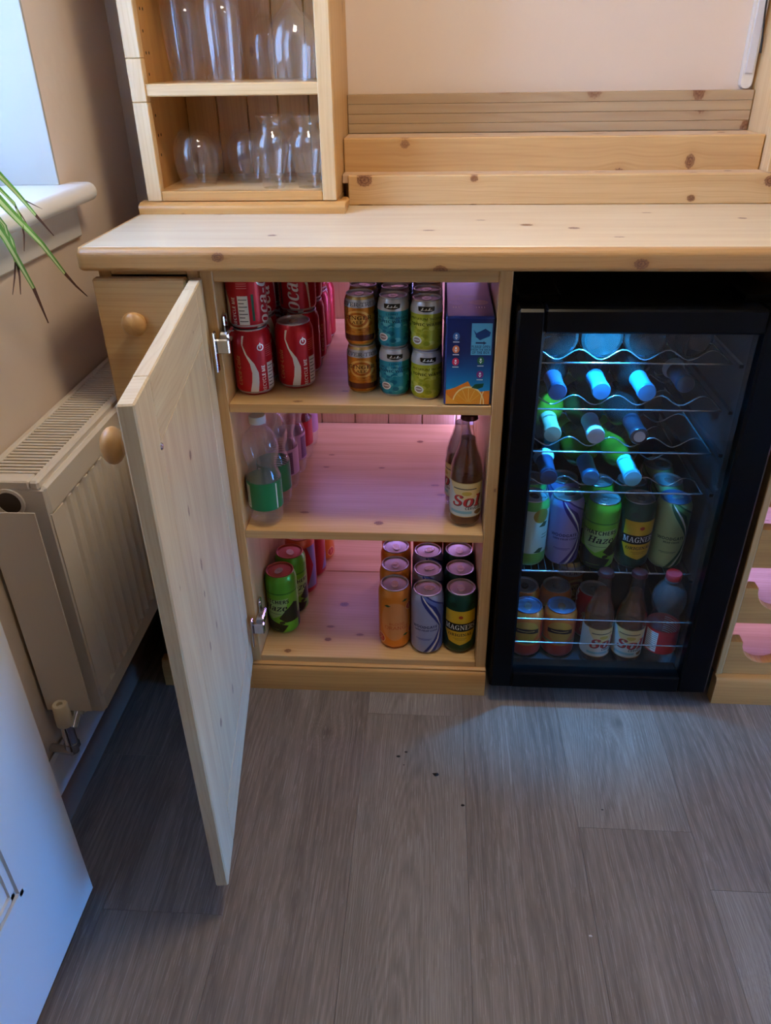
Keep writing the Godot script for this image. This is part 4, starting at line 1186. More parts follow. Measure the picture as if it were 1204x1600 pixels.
func make_worktop() -> void:
	var w := thing("worktop", "long pale pine worktop with a rounded front edge on the bar units", "worktop")
	board(w, "top_board", Vector3(-0.652, 0.862, WALL_Z), Vector3(0.80, TOP, 0.012), M["worktop"], 0, 0.001, true)
	# nosing along the front and the left end, a thin groove between it and the board
	var prof := PackedVector2Array()
	for k in 7:
		var a := PI / 2 * k / 6.0
		prof.append(Vector2(0.030 - 0.010 + 0.010 * sin(a), TOP - 0.0005 - 0.010 + 0.010 * cos(a)))
	for k in 5:
		var a := PI / 2 * k / 4.0
		prof.append(Vector2(0.030 - 0.006 + 0.006 * cos(a), 0.861 + 0.006 - 0.006 * sin(a)))
	prof.append(Vector2(0.0128, 0.861))
	prof.append(Vector2(0.0128, TOP - 0.0015))
	prof.append(Vector2(0.0136, TOP - 0.0005))
	var b := MB.new()
	var cx := -0.645
	# run along x with fitted uvs so that the knots sit where they are
	var m := prof.size()
	for k in m:
		var a := prof[k]
		var c := prof[(k + 1) % m]
		var d := c - a
		var nn := Vector3(0, -d.x, d.y).normalized()
		if nn.dot(Vector3(0, (a.y + c.y) * 0.5 - 0.878, (a.x + c.x) * 0.5 - 0.022)) < 0.0:
			nn = -nn
		var va := (TOP - a.y) / 0.034
		var vc := (TOP - c.y) / 0.034
		b.quad(Vector3(cx, a.y, a.x), Vector3(cx, c.y, c.x), Vector3(0.80, c.y, c.x), Vector3(0.80, a.y, a.x), nn, Vector2(0, va), Vector2(0, vc), Vector2(1, vc), Vector2(1, va))
	# rounded left corner: the profile swept round a quarter turn
	var steps := 6
	for s in steps:
		var t0 := PI / 2 * s / steps
		var t1 := PI / 2 * (s + 1) / steps
		for k in m:
			var a := prof[k]
			var c := prof[(k + 1) % m]
			var q := []
			for e in [[a, t0], [c, t0], [c, t1], [a, t1]]:
				var rr: float = e[0].x - 0.016
				q.append(Vector3(cx - rr * sin(e[1]) - (0.0 if rr > 0 else 0.0), e[0].y, 0.016 + rr * cos(e[1])))
			var d := c - a
			var n2 := Vector2(-d.x, d.y)
			var tm := (t0 + t1) * 0.5
			var nn := Vector3(-sin(tm) * n2.y, n2.x, cos(tm) * n2.y).normalized()
			var mid: Vector3 = (q[0] + q[2]) * 0.5
			if nn.dot(mid - Vector3(cx - 0.006 * sin(tm), 0.878, 0.016 + 0.006 * cos(tm))) < 0.0:
				nn = -nn
			b.quad(q[0], q[1], q[2], q[3], nn, Vector2(0.0, (TOP - a.y) / 0.034), Vector2(0, (TOP - c.y) / 0.034), Vector2(0.02, (TOP - c.y) / 0.034), Vector2(0.02, (TOP - a.y) / 0.034))
	part(w, "nosing", b.mesh(), M["nosing"])
	board(w, "end_edging", Vector3(-0.659, 0.862, WALL_Z), Vector3(-0.6522, TOP - 0.0005, 0.016), M["pine_b"], 2, 0.003)

func hinge(parent: Node3D, at: Vector3) -> void:
	# concealed hinge: mounting plate on the cupboard side, cranked arm, cup flange on the door
	var h := part(parent, "hinge", box(Vector3(0.016, 0.020, 0.040), 0.003), M["chrome"], at)
	part(h, "mounting_plate", box(Vector3(0.004, 0.058, 0.020), 0.0015), M["chrome"], Vector3(-0.0055, 0, -0.018))
	part(h, "cranked_arm", box(Vector3(0.022, 0.024, 0.012), 0.002), M["chrome"], Vector3(-0.001, -0.010, 0.024))
	part(h, "cup_flange", box(Vector3(0.004, 0.066, 0.014), 0.0015), M["chrome"], Vector3(-0.0125, -0.018, 0.030))
	for y in [0.020, -0.020]:
		part(h, "screw", lathe([Vector2(0.0, 0.0), Vector2(0.004, 0.0), Vector2(0.004, 0.0015), Vector2(0.0, 0.0025)], 12), M["alu_bright"], Vector3(-0.0035, y, -0.018), Vector3(0, 0, -PI / 2))

func make_cupboard() -> void:
	var c := thing("pine_cupboard", "open pine base cupboard with two shelves of drinks and its door ajar", "cupboard")
	var zb := -0.498
	board(c, "side_panel", Vector3(-0.0205, 0.0, zb), Vector3(0.0, 0.861, 0.0), M["pine_c"], 1, 0.0015)
	board(c, "side_panel", Vector3(-0.4805, 0.0, zb), Vector3(-0.46, 0.861, 0.0), M["pine_c"], 1, 0.0015)
	board(c, "top_rail", Vector3(-0.46, 0.838, -0.02), Vector3(-0.0205, 0.861, -0.001), M["pine_c"], 0)
	# back of vertical tongued boards
	var x := -0.46
	while x < -0.03:
		var xe := minf(x + 0.0795, -0.0205)
		board(c, "back_board", Vector3(x + 0.0008, 0.04, zb), Vector3(xe - 0.0008, 0.861, zb + 0.010), M["pine_pale"], 1, 0.002)
		x = xe
	# shelves
	var sh := [[S1, "pine_a", 0.0156], [S2, "shelf_mid", 0.0165], [S3, "shelf_low", 0.0165]]
	for s in sh:
		var deep := 0.302 if s[1] == "shelf_low" else 0.484
		var p := part(c, "shelf", box(Vector3(0.4385, s[2], deep), 0.001, 0, s[1] != "pine_a"), M[s[1]], Vector3(-0.24025, s[0] - s[2] * 0.5, -0.0015 - deep * 0.5))
		if deep < 0.4:
			part(p, "rear_plank", box(Vector3(0.4385, s[2], 0.180), 0.0012, 0, false), M["pine_a"], Vector3(0, 0, -0.2425))
		part(p, "edge_strip", box(Vector3(0.4385, s[2], 0.0012), 0.0004, 0), M["pine_c"], Vector3(0, 0, deep * 0.5 + 0.0008))
	# plinth with a small bead on top
	var prof := PackedVector2Array([Vector2(-0.012, 0.0), Vector2(0.012, 0.0), Vector2(0.012, 0.052), Vector2(0.010, 0.058), Vector2(0.006, 0.0595), Vector2(0.006, 0.0615), Vector2(0.0075, 0.064), Vector2(0.005, 0.0665), Vector2(-0.012, 0.0665)])
	part(c, "plinth", moulding(prof, -0.4805, 0.0), M["pine_honey"])
	# the door, swung out: built closed-flat with its hinge edge at x = 0, then turned
	var d := Node3D.new()
	d.name = "door"
	c.add_child(d, true)
	var hinge_at := Vector3(-0.4765, 0.0, 0.0025)
	d.position = hinge_at
	d.rotation.y = -deg_to_rad(82.3)
	var w := 0.500
	var y0 := 0.068
	var y1 := 0.846
	var t := 0.0185
	# z = 0 is the inner face when closed (towards the cupboard), z = t the outer one
	board(d, "hinge_stile", Vector3(0.0, y0, 0.0), Vector3(0.070, y1, t), M["pine_pale"], 1, 0.002)
	board(d, "lock_stile", Vector3(w - 0.078, y0, 0.0), Vector3(w, y1, t), M["pine_pale"], 1, 0.002)
	board(d, "top_rail", Vector3(0.070, y1 - 0.078, 0.0), Vector3(w - 0.078, y1, t), M["pine_pale"], 0, 0.0015)
	board(d, "bottom_rail", Vector3(0.070, y0, 0.0), Vector3(w - 0.078, y0 + 0.082, t), M["pine_pale"], 0, 0.0015)
	var panel := box(Vector3(w - 0.1492, y1 - y0 - 0.1608, 0.012), 0.0008, 1, true)
	part(d, "panel", panel, M["door_panel"], Vector3(w * 0.5 - 0.004, (y0 + 0.082 + y1 - 0.078) * 0.5, 0.0064))
	knob(d, Vector3(w - 0.036, 0.786, t), Vector3(PI / 2, 0, 0), 0.0205)
	part(d, "screw_head", lathe([Vector2(0.0, 0.0), Vector2(0.0045, 0.0), Vector2(0.0035, 0.0018), Vector2(0.0, 0.0024)], 14), M["chrome"], Vector3(w - 0.075, 0.764, 0.0), Vector3(-PI / 2, 0, 0))
	hinge(c, Vector3(-0.4510, 0.752, -0.008))
	hinge(c, Vector3(-0.4510, 0.176, -0.008))
	# LED strips along the back, under the top and under each shelf
	for y in [0.834, S1 - 0.024, S2 - 0.025]:
		led(c, Vector3(-0.24, y, zb + 0.018), 0.42, Vector3(0, -1, 0.05), 0.75)
	# and upright strips in the right rear corner
	for y in [[S1 + 0.006, 0.82], [S2 + 0.006, S1 - 0.03], [S3 + 0.006, S2 - 0.03]]:
		led_upright(c, Vector3(-0.0265, (y[0] + y[1]) * 0.5, zb + 0.024), y[1] - y[0], Vector3(-1, 0, 0.0), 0.55)

const LED_C := Color(0.66, 0.575, 1.0)
const LED_E := 0.17

func led(parent: Node3D, at: Vector3, length: float, towards: Vector3, e := 1.0) -> void:
	part(parent, "led_strip", box(Vector3(length, 0.004, 0.008), 0.001), M["led_pink"], at)
	var l := AreaLight3D.new()
	l.name = "led_strip_lamp"
	l.area_size = Vector2(length, 0.008)
	l.light_color = LED_C
	l.light_energy = LED_E * e * length / 0.42
	l.shadow_enabled = true
	l.set("area_range", 6.0)
	parent.add_child(l, true)
	l.position = at + towards.normalized() * 0.006
	l.look_at_from_position(parent.to_global(l.position), parent.to_global(l.position) + towards, Vector3.RIGHT)
	l.rotate_object_local(Vector3(0, 0, 1), PI / 2)

func led_upright(parent: Node3D, at: Vector3, length: float, towards: Vector3, e := 1.0) -> void:
	part(parent, "led_strip", box(Vector3(0.008, length, 0.008), 0.001), M["led_pink"], at)
	var l := AreaLight3D.new()
	l.name = "led_strip_lamp"
	l.area_size = Vector2(0.008, length)
	l.light_color = LED_C
	l.light_energy = LED_E * e
	l.shadow_enabled = true
	l.set("area_range", 6.0)
	parent.add_child(l, true)
	l.position = at + towards.normalized() * 0.007
	l.look_at_from_position(parent.to_global(l.position), parent.to_global(l.position) + towards, Vector3.UP)

func make_drawer_unit() -> void:
	var u := thing("narrow_drawer_unit", "narrow pine unit with a tall drawer front and round knob beside the radiator", "cabinet")
	board(u, "side_panel", Vector3(-0.6395, 0.0665, -0.498), Vector3(-0.620, 0.861, -0.001), M["pine_c"], 1)
	board(u, "side_panel", Vector3(-0.5005, 0.0, -0.498), Vector3(-0.4812, 0.861, -0.001), M["pine_c"], 1)
	board(u, "back_panel", Vector3(-0.620, 0.05, -0.498), Vector3(-0.5005, 0.861, -0.488), M["pine_b"], 1)
	board(u, "top_rail", Vector3(-0.620, 0.849, -0.03), Vector3(-0.5005, 0.861, -0.002), M["pine_c"], 0)
	var prof := PackedVector2Array([Vector2(-0.012, 0.0), Vector2(0.012, 0.0), Vector2(0.012, 0.052), Vector2(0.008, 0.0595), Vector2(0.0075, 0.064), Vector2(0.005, 0.0665), Vector2(-0.012, 0.0665)])
	part(u, "plinth", moulding(prof, -0.668, -0.4812), M["pine_honey"])
	var d := board(u, "drawer_front", Vector3(-0.6445, 0.466, 0.0), Vector3(-0.4985, 0.8475, 0.018), M["pine_honey"], 0, 0.003)
	d.material_override = M["pine_c"]
	knob(d, Vector3(-0.0105, 0.126, 0.009), Vector3(PI / 2, 0, 0))
	var d2 := board(u, "drawer_front", Vector3(-0.6445, 0.072, 0.0), Vector3(-0.4985, 0.462, 0.018), M["pine_c"], 0, 0.003)
	knob(d2, Vector3(-0.0105, 0.126, 0.009), Vector3(PI / 2, 0, 0))

func make_steps() -> void:
	var s := thing("stepped_display", "two-step pine display shelf along the back of the worktop", "display shelf")
	var x0 := -0.2945
	board(s, "riser", Vector3(x0 + 0.012, TOP, -0.363), Vector3(0.4935, 0.946, -0.345), M["riser_low"], 0, 0.002, true)
	board(s, "tread", Vector3(x0, 0.930, -0.401), Vector3(0.4765, 0.9455, -0.3635), M["tread"], 0, 0.001, true)
	board(s, "riser", Vector3(x0, TOP, -0.419), Vector3(0.4765, 1.0035, -0.4015), M["riser_high"], 0, 0.002, true)
	board(s, "tread", Vector3(x0, 0.988, -0.499), Vector3(0.4765, 1.0030, -0.4195), M["tread"], 0, 0.001, true)
	var y := 1.0033
	for k in 4:
		board(s, "back_slat", Vector3(x0, y, WALL_Z + 0.0005), Vector3(0.4765, y + 0.0166, -0.5035 - 0.0006 * (k % 2)), M["splash"], 0, 0.0006)
		y += 0.0170

func make_shelf_unit() -> void:
	var u := thing("glass_shelf_unit", "tall pine shelf unit of glassware standing on the worktop left end", "shelf unit")
	var zf := -0.272
	var zb := WALL_Z + 0.0005
	var xl := -0.640
	var xr := -0.2955
	var yt := 1.62
	var y0 := 0.914
	# base moulding: front piece and right return
	var prof := PackedVector2Array()
	prof.append(Vector2(zf - 0.02, TOP + 0.0003))
	prof.append(Vector2(-0.257, TOP + 0.0003))
	for k in 6:
		var a := -0.5 + (PI / 2 + 0.5) * k / 5.0
		prof.append(Vector2(-0.264 + 0.008 * cos(a), 0.9035 + 0.007 * sin(a)))
	prof.append(Vector2(-0.268, 0.9125))
	prof.append(Vector2(zf - 0.02, 0.9135))
	part(u, "base_moulding", moulding(prof, -0.654, -0.2795), M["pine_honey"])
	board(u, "base_return", Vector3(-0.2952, TOP + 0.0003, -0.34), Vector3(-0.2795, 0.911, -0.2935), M["pine_honey"], 2, 0.004)
	board(u, "base_plate", Vector3(xl, TOP + 0.0003, zb), Vector3(xr, y0 - 0.0005, zf - 0.0215), M["pine_c"], 0)
	# left stile is pieced from three lengths
	for s in [[y0, 1.0718], [1.0726, 1.1368], [1.1376, yt]]:
		board(u, "stile", Vector3(xl, s[0], zf - 0.020), Vector3(-0.6135, s[1], zf), M["pine_b"], 1, 0.0012)
	board(u, "stile", Vector3(-0.3205, y0, zf - 0.020), Vector3(xr, yt, zf), M["pine_b"], 1, 0.0012)
	board(u, "side_panel", Vector3(xl, y0, zb), Vector3(-0.622, yt, zf - 0.0202), M["pine_honey"], 1, 0.001)
	board(u, "side_panel", Vector3(-0.3135, y0, zb), Vector3(xr, yt, zf - 0.0202), M["pine_c"], 1, 0.001)
	board(u, "top_panel", Vector3(xl, yt, zb), Vector3(xr, yt + 0.018, zf), M["pine_c"], 0)
	board(u, "shelf", Vector3(-0.6215, 1.0805, zb + 0.011), Vector3(-0.3140, 1.0995, zf - 0.003), M["pine_a"], 0, 0.002)
	board(u, "shelf", Vector3(-0.6215, 1.335, zb + 0.011), Vector3(-0.3140, 1.353, zf - 0.003), M["pine_a"], 0, 0.002)
	board(u, "floor_board", Vector3(-0.6215, y0, zb + 0.011), Vector3(-0.3140, 0.930, zf - 0.0205), M["pine_a"], 0, 0.001)
	board(u, "front_rail", Vector3(-0.6130, y0, zf - 0.0200), Vector3(-0.3210, 0.9302, zf - 0.001), M["pine_honey"], 0, 0.001)
	var x := -0.6215
	while x < -0.315:
		var xe := minf(x + 0.062, -0.3140)
		board(u, "back_board", Vector3(x + 0.0006, y0, zb), Vector3(xe - 0.0006, yt, zb + 0.010), M["pine_honey"], 1, 0.0018)
		x = xe
	# shelf pin holes up the left side
	for k in 11:
		for z in [-0.33, -0.345]:
			if z < -0.34 and k % 2 == 0:
				continue
			part(u, "pin_hole", lathe([Vector2(0.0027, 0.0), Vector2(0.0027, 0.0004), Vector2(0.0, 0.0004)], 10), M["dark_hole"], Vector3(-0.6222, 0.985 + k * 0.032, z), Vector3(0, 0, -PI / 2))
	# the unit at the other end of the worktop: only its near side panel comes into view
	var v := thing("end_shelf_unit", "pine shelf unit at the right end of the worktop, its side panel showing", "shelf unit")
	board(v, "side_panel", Vector3(0.4785, TOP + 0.0003, zb), Vector3(0.4965, yt, -0.366), M["pine_b"], 1, 0.0015)
	board(v, "side_panel", Vector3(0.776, TOP + 0.0003, zb), Vector3(0.794, yt, -0.366), M["pine_b"], 1, 0.0015)
	board(v, "stile", Vector3(0.4945, TOP + 0.0003, -0.3655), Vector3(0.520, yt, -0.345), M["pine_b"], 1, 0.0015)
	board(v, "stile", Vector3(0.768, TOP + 0.0003, -0.3655), Vector3(0.794, yt, -0.345), M["pine_b"], 1, 0.0015)
	for yy in [0.914, 1.08, 1.335, 1.6]:
		board(v, "shelf", Vector3(0.497, yy, zb + 0.011), Vector3(0.7755, yy + 0.018, -0.367), M["pine_a"], 0)
	board(v, "back_panel", Vector3(0.497, TOP + 0.0003, zb), Vector3(0.7755, yt, zb + 0.010), M["pine_c"], 1)

func make_bottle_rack() -> void:
	var u := thing("pine_bottle_rack", "pine bottle rack unit with scalloped fronts right of the fridge", "bottle rack")
	var x0 := 0.456
	var x1 := 0.790
	board(u, "side_panel", Vector3(x0, 0.0665, -0.498), Vector3(x0 + 0.0125, 0.861, -0.001), M["pine_c"], 1)
	board(u, "side_panel", Vector3(x1 - 0.0125, 0.0665, -0.498), Vector3(x1, 0.861, -0.001), M["pine_c"], 1)
	board(u, "back_panel", Vector3(x0 + 0.0125, 0.0665, -0.498), Vector3(x1 - 0.0125, 0.861, -0.488), M["pine_pale"], 1)
	var prof := PackedVector2Array([Vector2(-0.012, 0.0), Vector2(0.012, 0.0), Vector2(0.012, 0.058), Vector2(0.009, 0.0645), Vector2(0.006, 0.066), Vector2(-0.012, 0.066)])
	part(u, "plinth", moulding(prof, x0, x1), M["pine_honey"])
	board(u, "base_board", Vector3(x0 + 0.0125, 0.050, -0.487), Vector3(x1 - 0.0125, 0.0655, -0.0125), M["pine_a"], 0)
	for k in 6:
		var yb := 0.0668 + 0.1285 * k
		for z in [-0.026, -0.33]:
			var h := 0.082
			var poly := PackedVector2Array()
			poly.append(Vector2(x0 + 0.014, yb))
			poly.append(Vector2(x1 - 0.014, yb))
			poly.append(Vector2(x1 - 0.014, yb + h))
			for q in [0.706, 0.542]:
				var r := 0.049
				for s in 15:
					var a := PI * s / 14.0
					poly.append(Vector2(q + r * cos(a), yb + h - (r + 0.003) * sin(a)))
			poly.append(Vector2(x0 + 0.014, yb + h))
			part(u, "scalloped_rail", prism(poly, 0.022), M["pine_honey"] if z > -0.1 else M["pine_pale"], Vector3(0, 0, z))
		if k > 0:
			board(u, "shelf", Vector3(x0 + 0.0127, yb - 0.010, -0.486), Vector3(x1 - 0.0127, yb - 0.0004, -0.03), M["pine_pale"], 0, 0.001)
		led(u, Vector3((x0 + x1) * 0.5, yb + 0.112, -0.16), 0.30, Vector3(0, -1, -0.3), 0.6)

# ------------------------------------------------------------------ fridge
func wave(x0: float, x1: float, y: float, z: float, amp: float) -> Array:
	var pts := []
	var n := 40
	for k in n + 1:
		var x := lerpf(x0, x1, float(k) / n)
		pts.append(Vector3(x, y - amp * cos((x - 0.094) / 0.0745 * TAU), z))
	return pts

func make_fridge() -> void:
	var f := thing("drinks_fridge", "black glass fronted undercounter drinks fridge with blue light inside", "fridge")
	var x0 := 0.008
	var x1 := 0.432
	var zb := -0.470
	var zf := -0.022
	var yt := 0.800
	# cabinet: outer shell as panels round the inside
	var b := MB.new()
	add_box(b, Vector3((x0 + 0.0225 + x0) * 0.5 + 0.006, 0.42, (zb + zf) * 0.5), Vector3(0.0345, 0.76, zf - zb), 0.003)
	add_box(b, Vector3(x1 - 0.0173, 0.42, (zb + zf) * 0.5), Vector3(0.0345, 0.76, zf - zb), 0.003)
	add_box(b, Vector3((x0 + x1) * 0.5, 0.787, (zb + zf) * 0.5), Vector3(x1 - x0, 0.026, zf - zb), 0.003)
	add_box(b, Vector3((x0 + x1) * 0.5, 0.0505, (zb + zf) * 0.5), Vector3(x1 - x0, 0.021, zf - zb), 0.003)
	add_box(b, Vector3((x0 + x1) * 0.5, 0.42, zb + 0.01), Vector3(x1 - x0, 0.76, 0.02), 0.003)
	part(f, "cabinet", b.mesh(), M["fridge_black"])
	var lx0 := x0 + 0.0355
	var lx1 := x1 - 0.0355
	b = MB.new()
	solid(b, Vector3(lx0, 0.0615, zb + 0.0205), Vector3(lx0 + 0.003, 0.773, zf))
	solid(b, Vector3(lx1 - 0.003, 0.0615, zb + 0.0205), Vector3(lx1, 0.773, zf))
	solid(b, Vector3(lx0 + 0.003, 0.0615, zb + 0.0205), Vector3(lx1 - 0.003, 0.773, zb + 0.0235))
	solid(b, Vector3(lx0 + 0.003, 0.0612, zb + 0.0235), Vector3(lx1 - 0.003, 0.0622, zf))
	solid(b, Vector3(lx0 + 0.003, 0.7715, zb + 0.0235), Vector3(lx1 - 0.003, 0.7735, zf))
	# ribs that carry the racks
	for y in [0.690, 0.607, 0.526, 0.445, 0.252]:
		solid(b, Vector3(lx0 + 0.003, y - 0.006, -0.43), Vector3(lx0 + 0.010, y, -0.06))
		solid(b, Vector3(lx1 - 0.010, y - 0.006, -0.43), Vector3(lx1 - 0.003, y, -0.06))
	part(f, "liner", b.mesh(), M["fridge_liner"])
	board(f, "kick_plate", Vector3(x0 + 0.012, 0.004, -0.035), Vector3(x1 - 0.012, 0.040, -0.012), M["rubber"], 0, 0.002)
	for xx in [x0 + 0.04, x1 - 0.04]:
		for zz in [-0.08, -0.43]:
			part(f, "foot", lathe([Vector2(0.0, 0.0), Vector2(0.016, 0.0), Vector2(0.016, 0.006), Vector2(0.008, 0.008), Vector2(0.008, 0.041)], 16), M["rubber"], Vector3(xx, 0, zz))
	# door: frame pieces, seal and pane
	var d := Node3D.new()
	d.name = "door"
	f.add_child(d, true)
	var dz0 := -0.018
	var dz1 := 0.030
	var dy0 := 0.042
	var dy1 := 0.806
	var gx0 := 0.0505
	var gx1 := 0.3775
	var gy0 := 0.081
	var gy1 := 0.769
	board(d, "frame_stile", Vector3(x0, dy0, dz0), Vector3(gx0, dy1, dz1), M["fridge_black"], 1, 0.004)
	board(d, "frame_stile", Vector3(gx1, dy0, dz0), Vector3(x1, dy1, dz1), M["fridge_black"], 1, 0.004)
	board(d, "frame_rail", Vector3(gx0, dy0, dz0), Vector3(gx1, gy0, dz1), M["fridge_black"], 0, 0.003)
	board(d, "frame_rail", Vector3(gx0, gy1, dz0), Vector3(gx1, dy1, dz1), M["fridge_black"], 0, 0.003)
	b = MB.new()
	b.quad(Vector3(gx0, gy0, 0.016), Vector3(gx1, gy0, 0.016), Vector3(gx1, gy1, 0.016), Vector3(gx0, gy1, 0.016), Vector3(0, 0, 1))
	part(d, "pane", b.mesh(), M["fridge_glass"])
	board(d, "seal", Vector3(x0 + 0.01, dy0 + 0.01, dz0 - 0.0035), Vector3(gx0 - 0.004, dy1 - 0.03, dz0 - 0.0002), M["rubber"], 1, 0.001)
	board(d, "seal", Vector3(gx1 + 0.018, dy0 + 0.01, dz0 - 0.0035), Vector3(x1 - 0.01, dy1 - 0.03, dz0 - 0.0002), M["rubber"], 1, 0.001)
	board(f, "hinge_cover", Vector3(x0 + 0.002, 0.8005, -0.10), Vector3(x0 + 0.07, 0.815, -0.022), M["fridge_black"], 0, 0.003)
	board(f, "hinge_cover", Vector3(x1 - 0.075, 0.8005, -0.10), Vector3(x1 - 0.004, 0.815, -0.022), M["fridge_black"], 0, 0.003)
	# wire racks
	var n := 0
	for y in [0.694, 0.611, 0.530, 0.449]:
		var r := Node3D.new()
		r.name = "wire_rack"
		f.add_child(r, true)
		b = MB.new()
		add_tube(b, [Vector3(lx0 + 0.006, y, -0.052), Vector3(lx1 - 0.026, y, -0.052)], 0.0017, 8)
		add_tube(b, [Vector3(lx0 + 0.006, y, -0.42), Vector3(lx1 - 0.026, y, -0.42)], 0.0017, 8)
		add_tube(b, [Vector3(lx0 + 0.006, y, -0.052), Vector3(lx0 + 0.006, y, -0.42)], 0.0017, 8)
		add_tube(b, [Vector3(lx1 - 0.026, y, -0.052), Vector3(lx1 - 0.026, y, -0.42)], 0.0017, 8)
		part(r, "frame", b.mesh(), M["wire"])
		for z in [-0.10, -0.21, -0.33]:
			part(r, "wavy_wire", tube(wave(lx0 + 0.006, lx1 - 0.026, y - 0.002, z, 0.009), 0.0014, 6), M["wire"])
		n += 1
	var sh := Node3D.new()
	sh.name = "wire_shelf"
	f.add_child(sh, true)
	b = MB.new()
	var ys := 0.2565
	add_tube(b, [Vector3(lx0 + 0.004, ys, -0.074), Vector3(lx1 - 0.004, ys, -0.074)], 0.0019, 8)
	add_tube(b, [Vector3(lx0 + 0.004, ys, -0.42), Vector3(lx1 - 0.004, ys, -0.42)], 0.0019, 8)
	part(sh, "frame", b.mesh(), M["wire"])
	for k in 24:
		part(sh, "cross_wire", tube([Vector3(lx0 + 0.012 + k * 0.0143, ys + 0.0029, -0.0725), Vector3(lx0 + 0.012 + k * 0.0143, ys + 0.0029, -0.422)], 0.0010, 6), M["wire"])
	for y in [0.185, 0.126]:
		part(f, "guard_bar", tube([Vector3(lx0 + 0.003, y, -0.0125), Vector3(lx1 - 0.008, y, -0.0125)], 0.0014, 8), M["wire"])
	# lamp module in the roof of the fridge
	var lamp_at := Vector3(0.165, 0.7665, -0.046)
	part(f, "led_lamp", box(Vector3(0.07, 0.008, 0.024), 0.002), M["led_blue"], lamp_at)
	var l := SpotLight3D.new()
	l.name = "led_lamp_light"
	l.light_color = Color(0.16, 0.64, 1.0)
	l.light_energy = 2.2
	l.light_size = 0.012
	l.spot_range = 6.0
	l.spot_attenuation = 2.0
	l.spot_angle = 54.0
	l.spot_angle_attenuation = 0.6
	l.shadow_enabled = true
	f.add_child(l, true)
	l.position = lamp_at + Vector3(0, -0.007, 0)
	l.rotation = Vector3(-PI / 2 + 0.50, 0, 0)

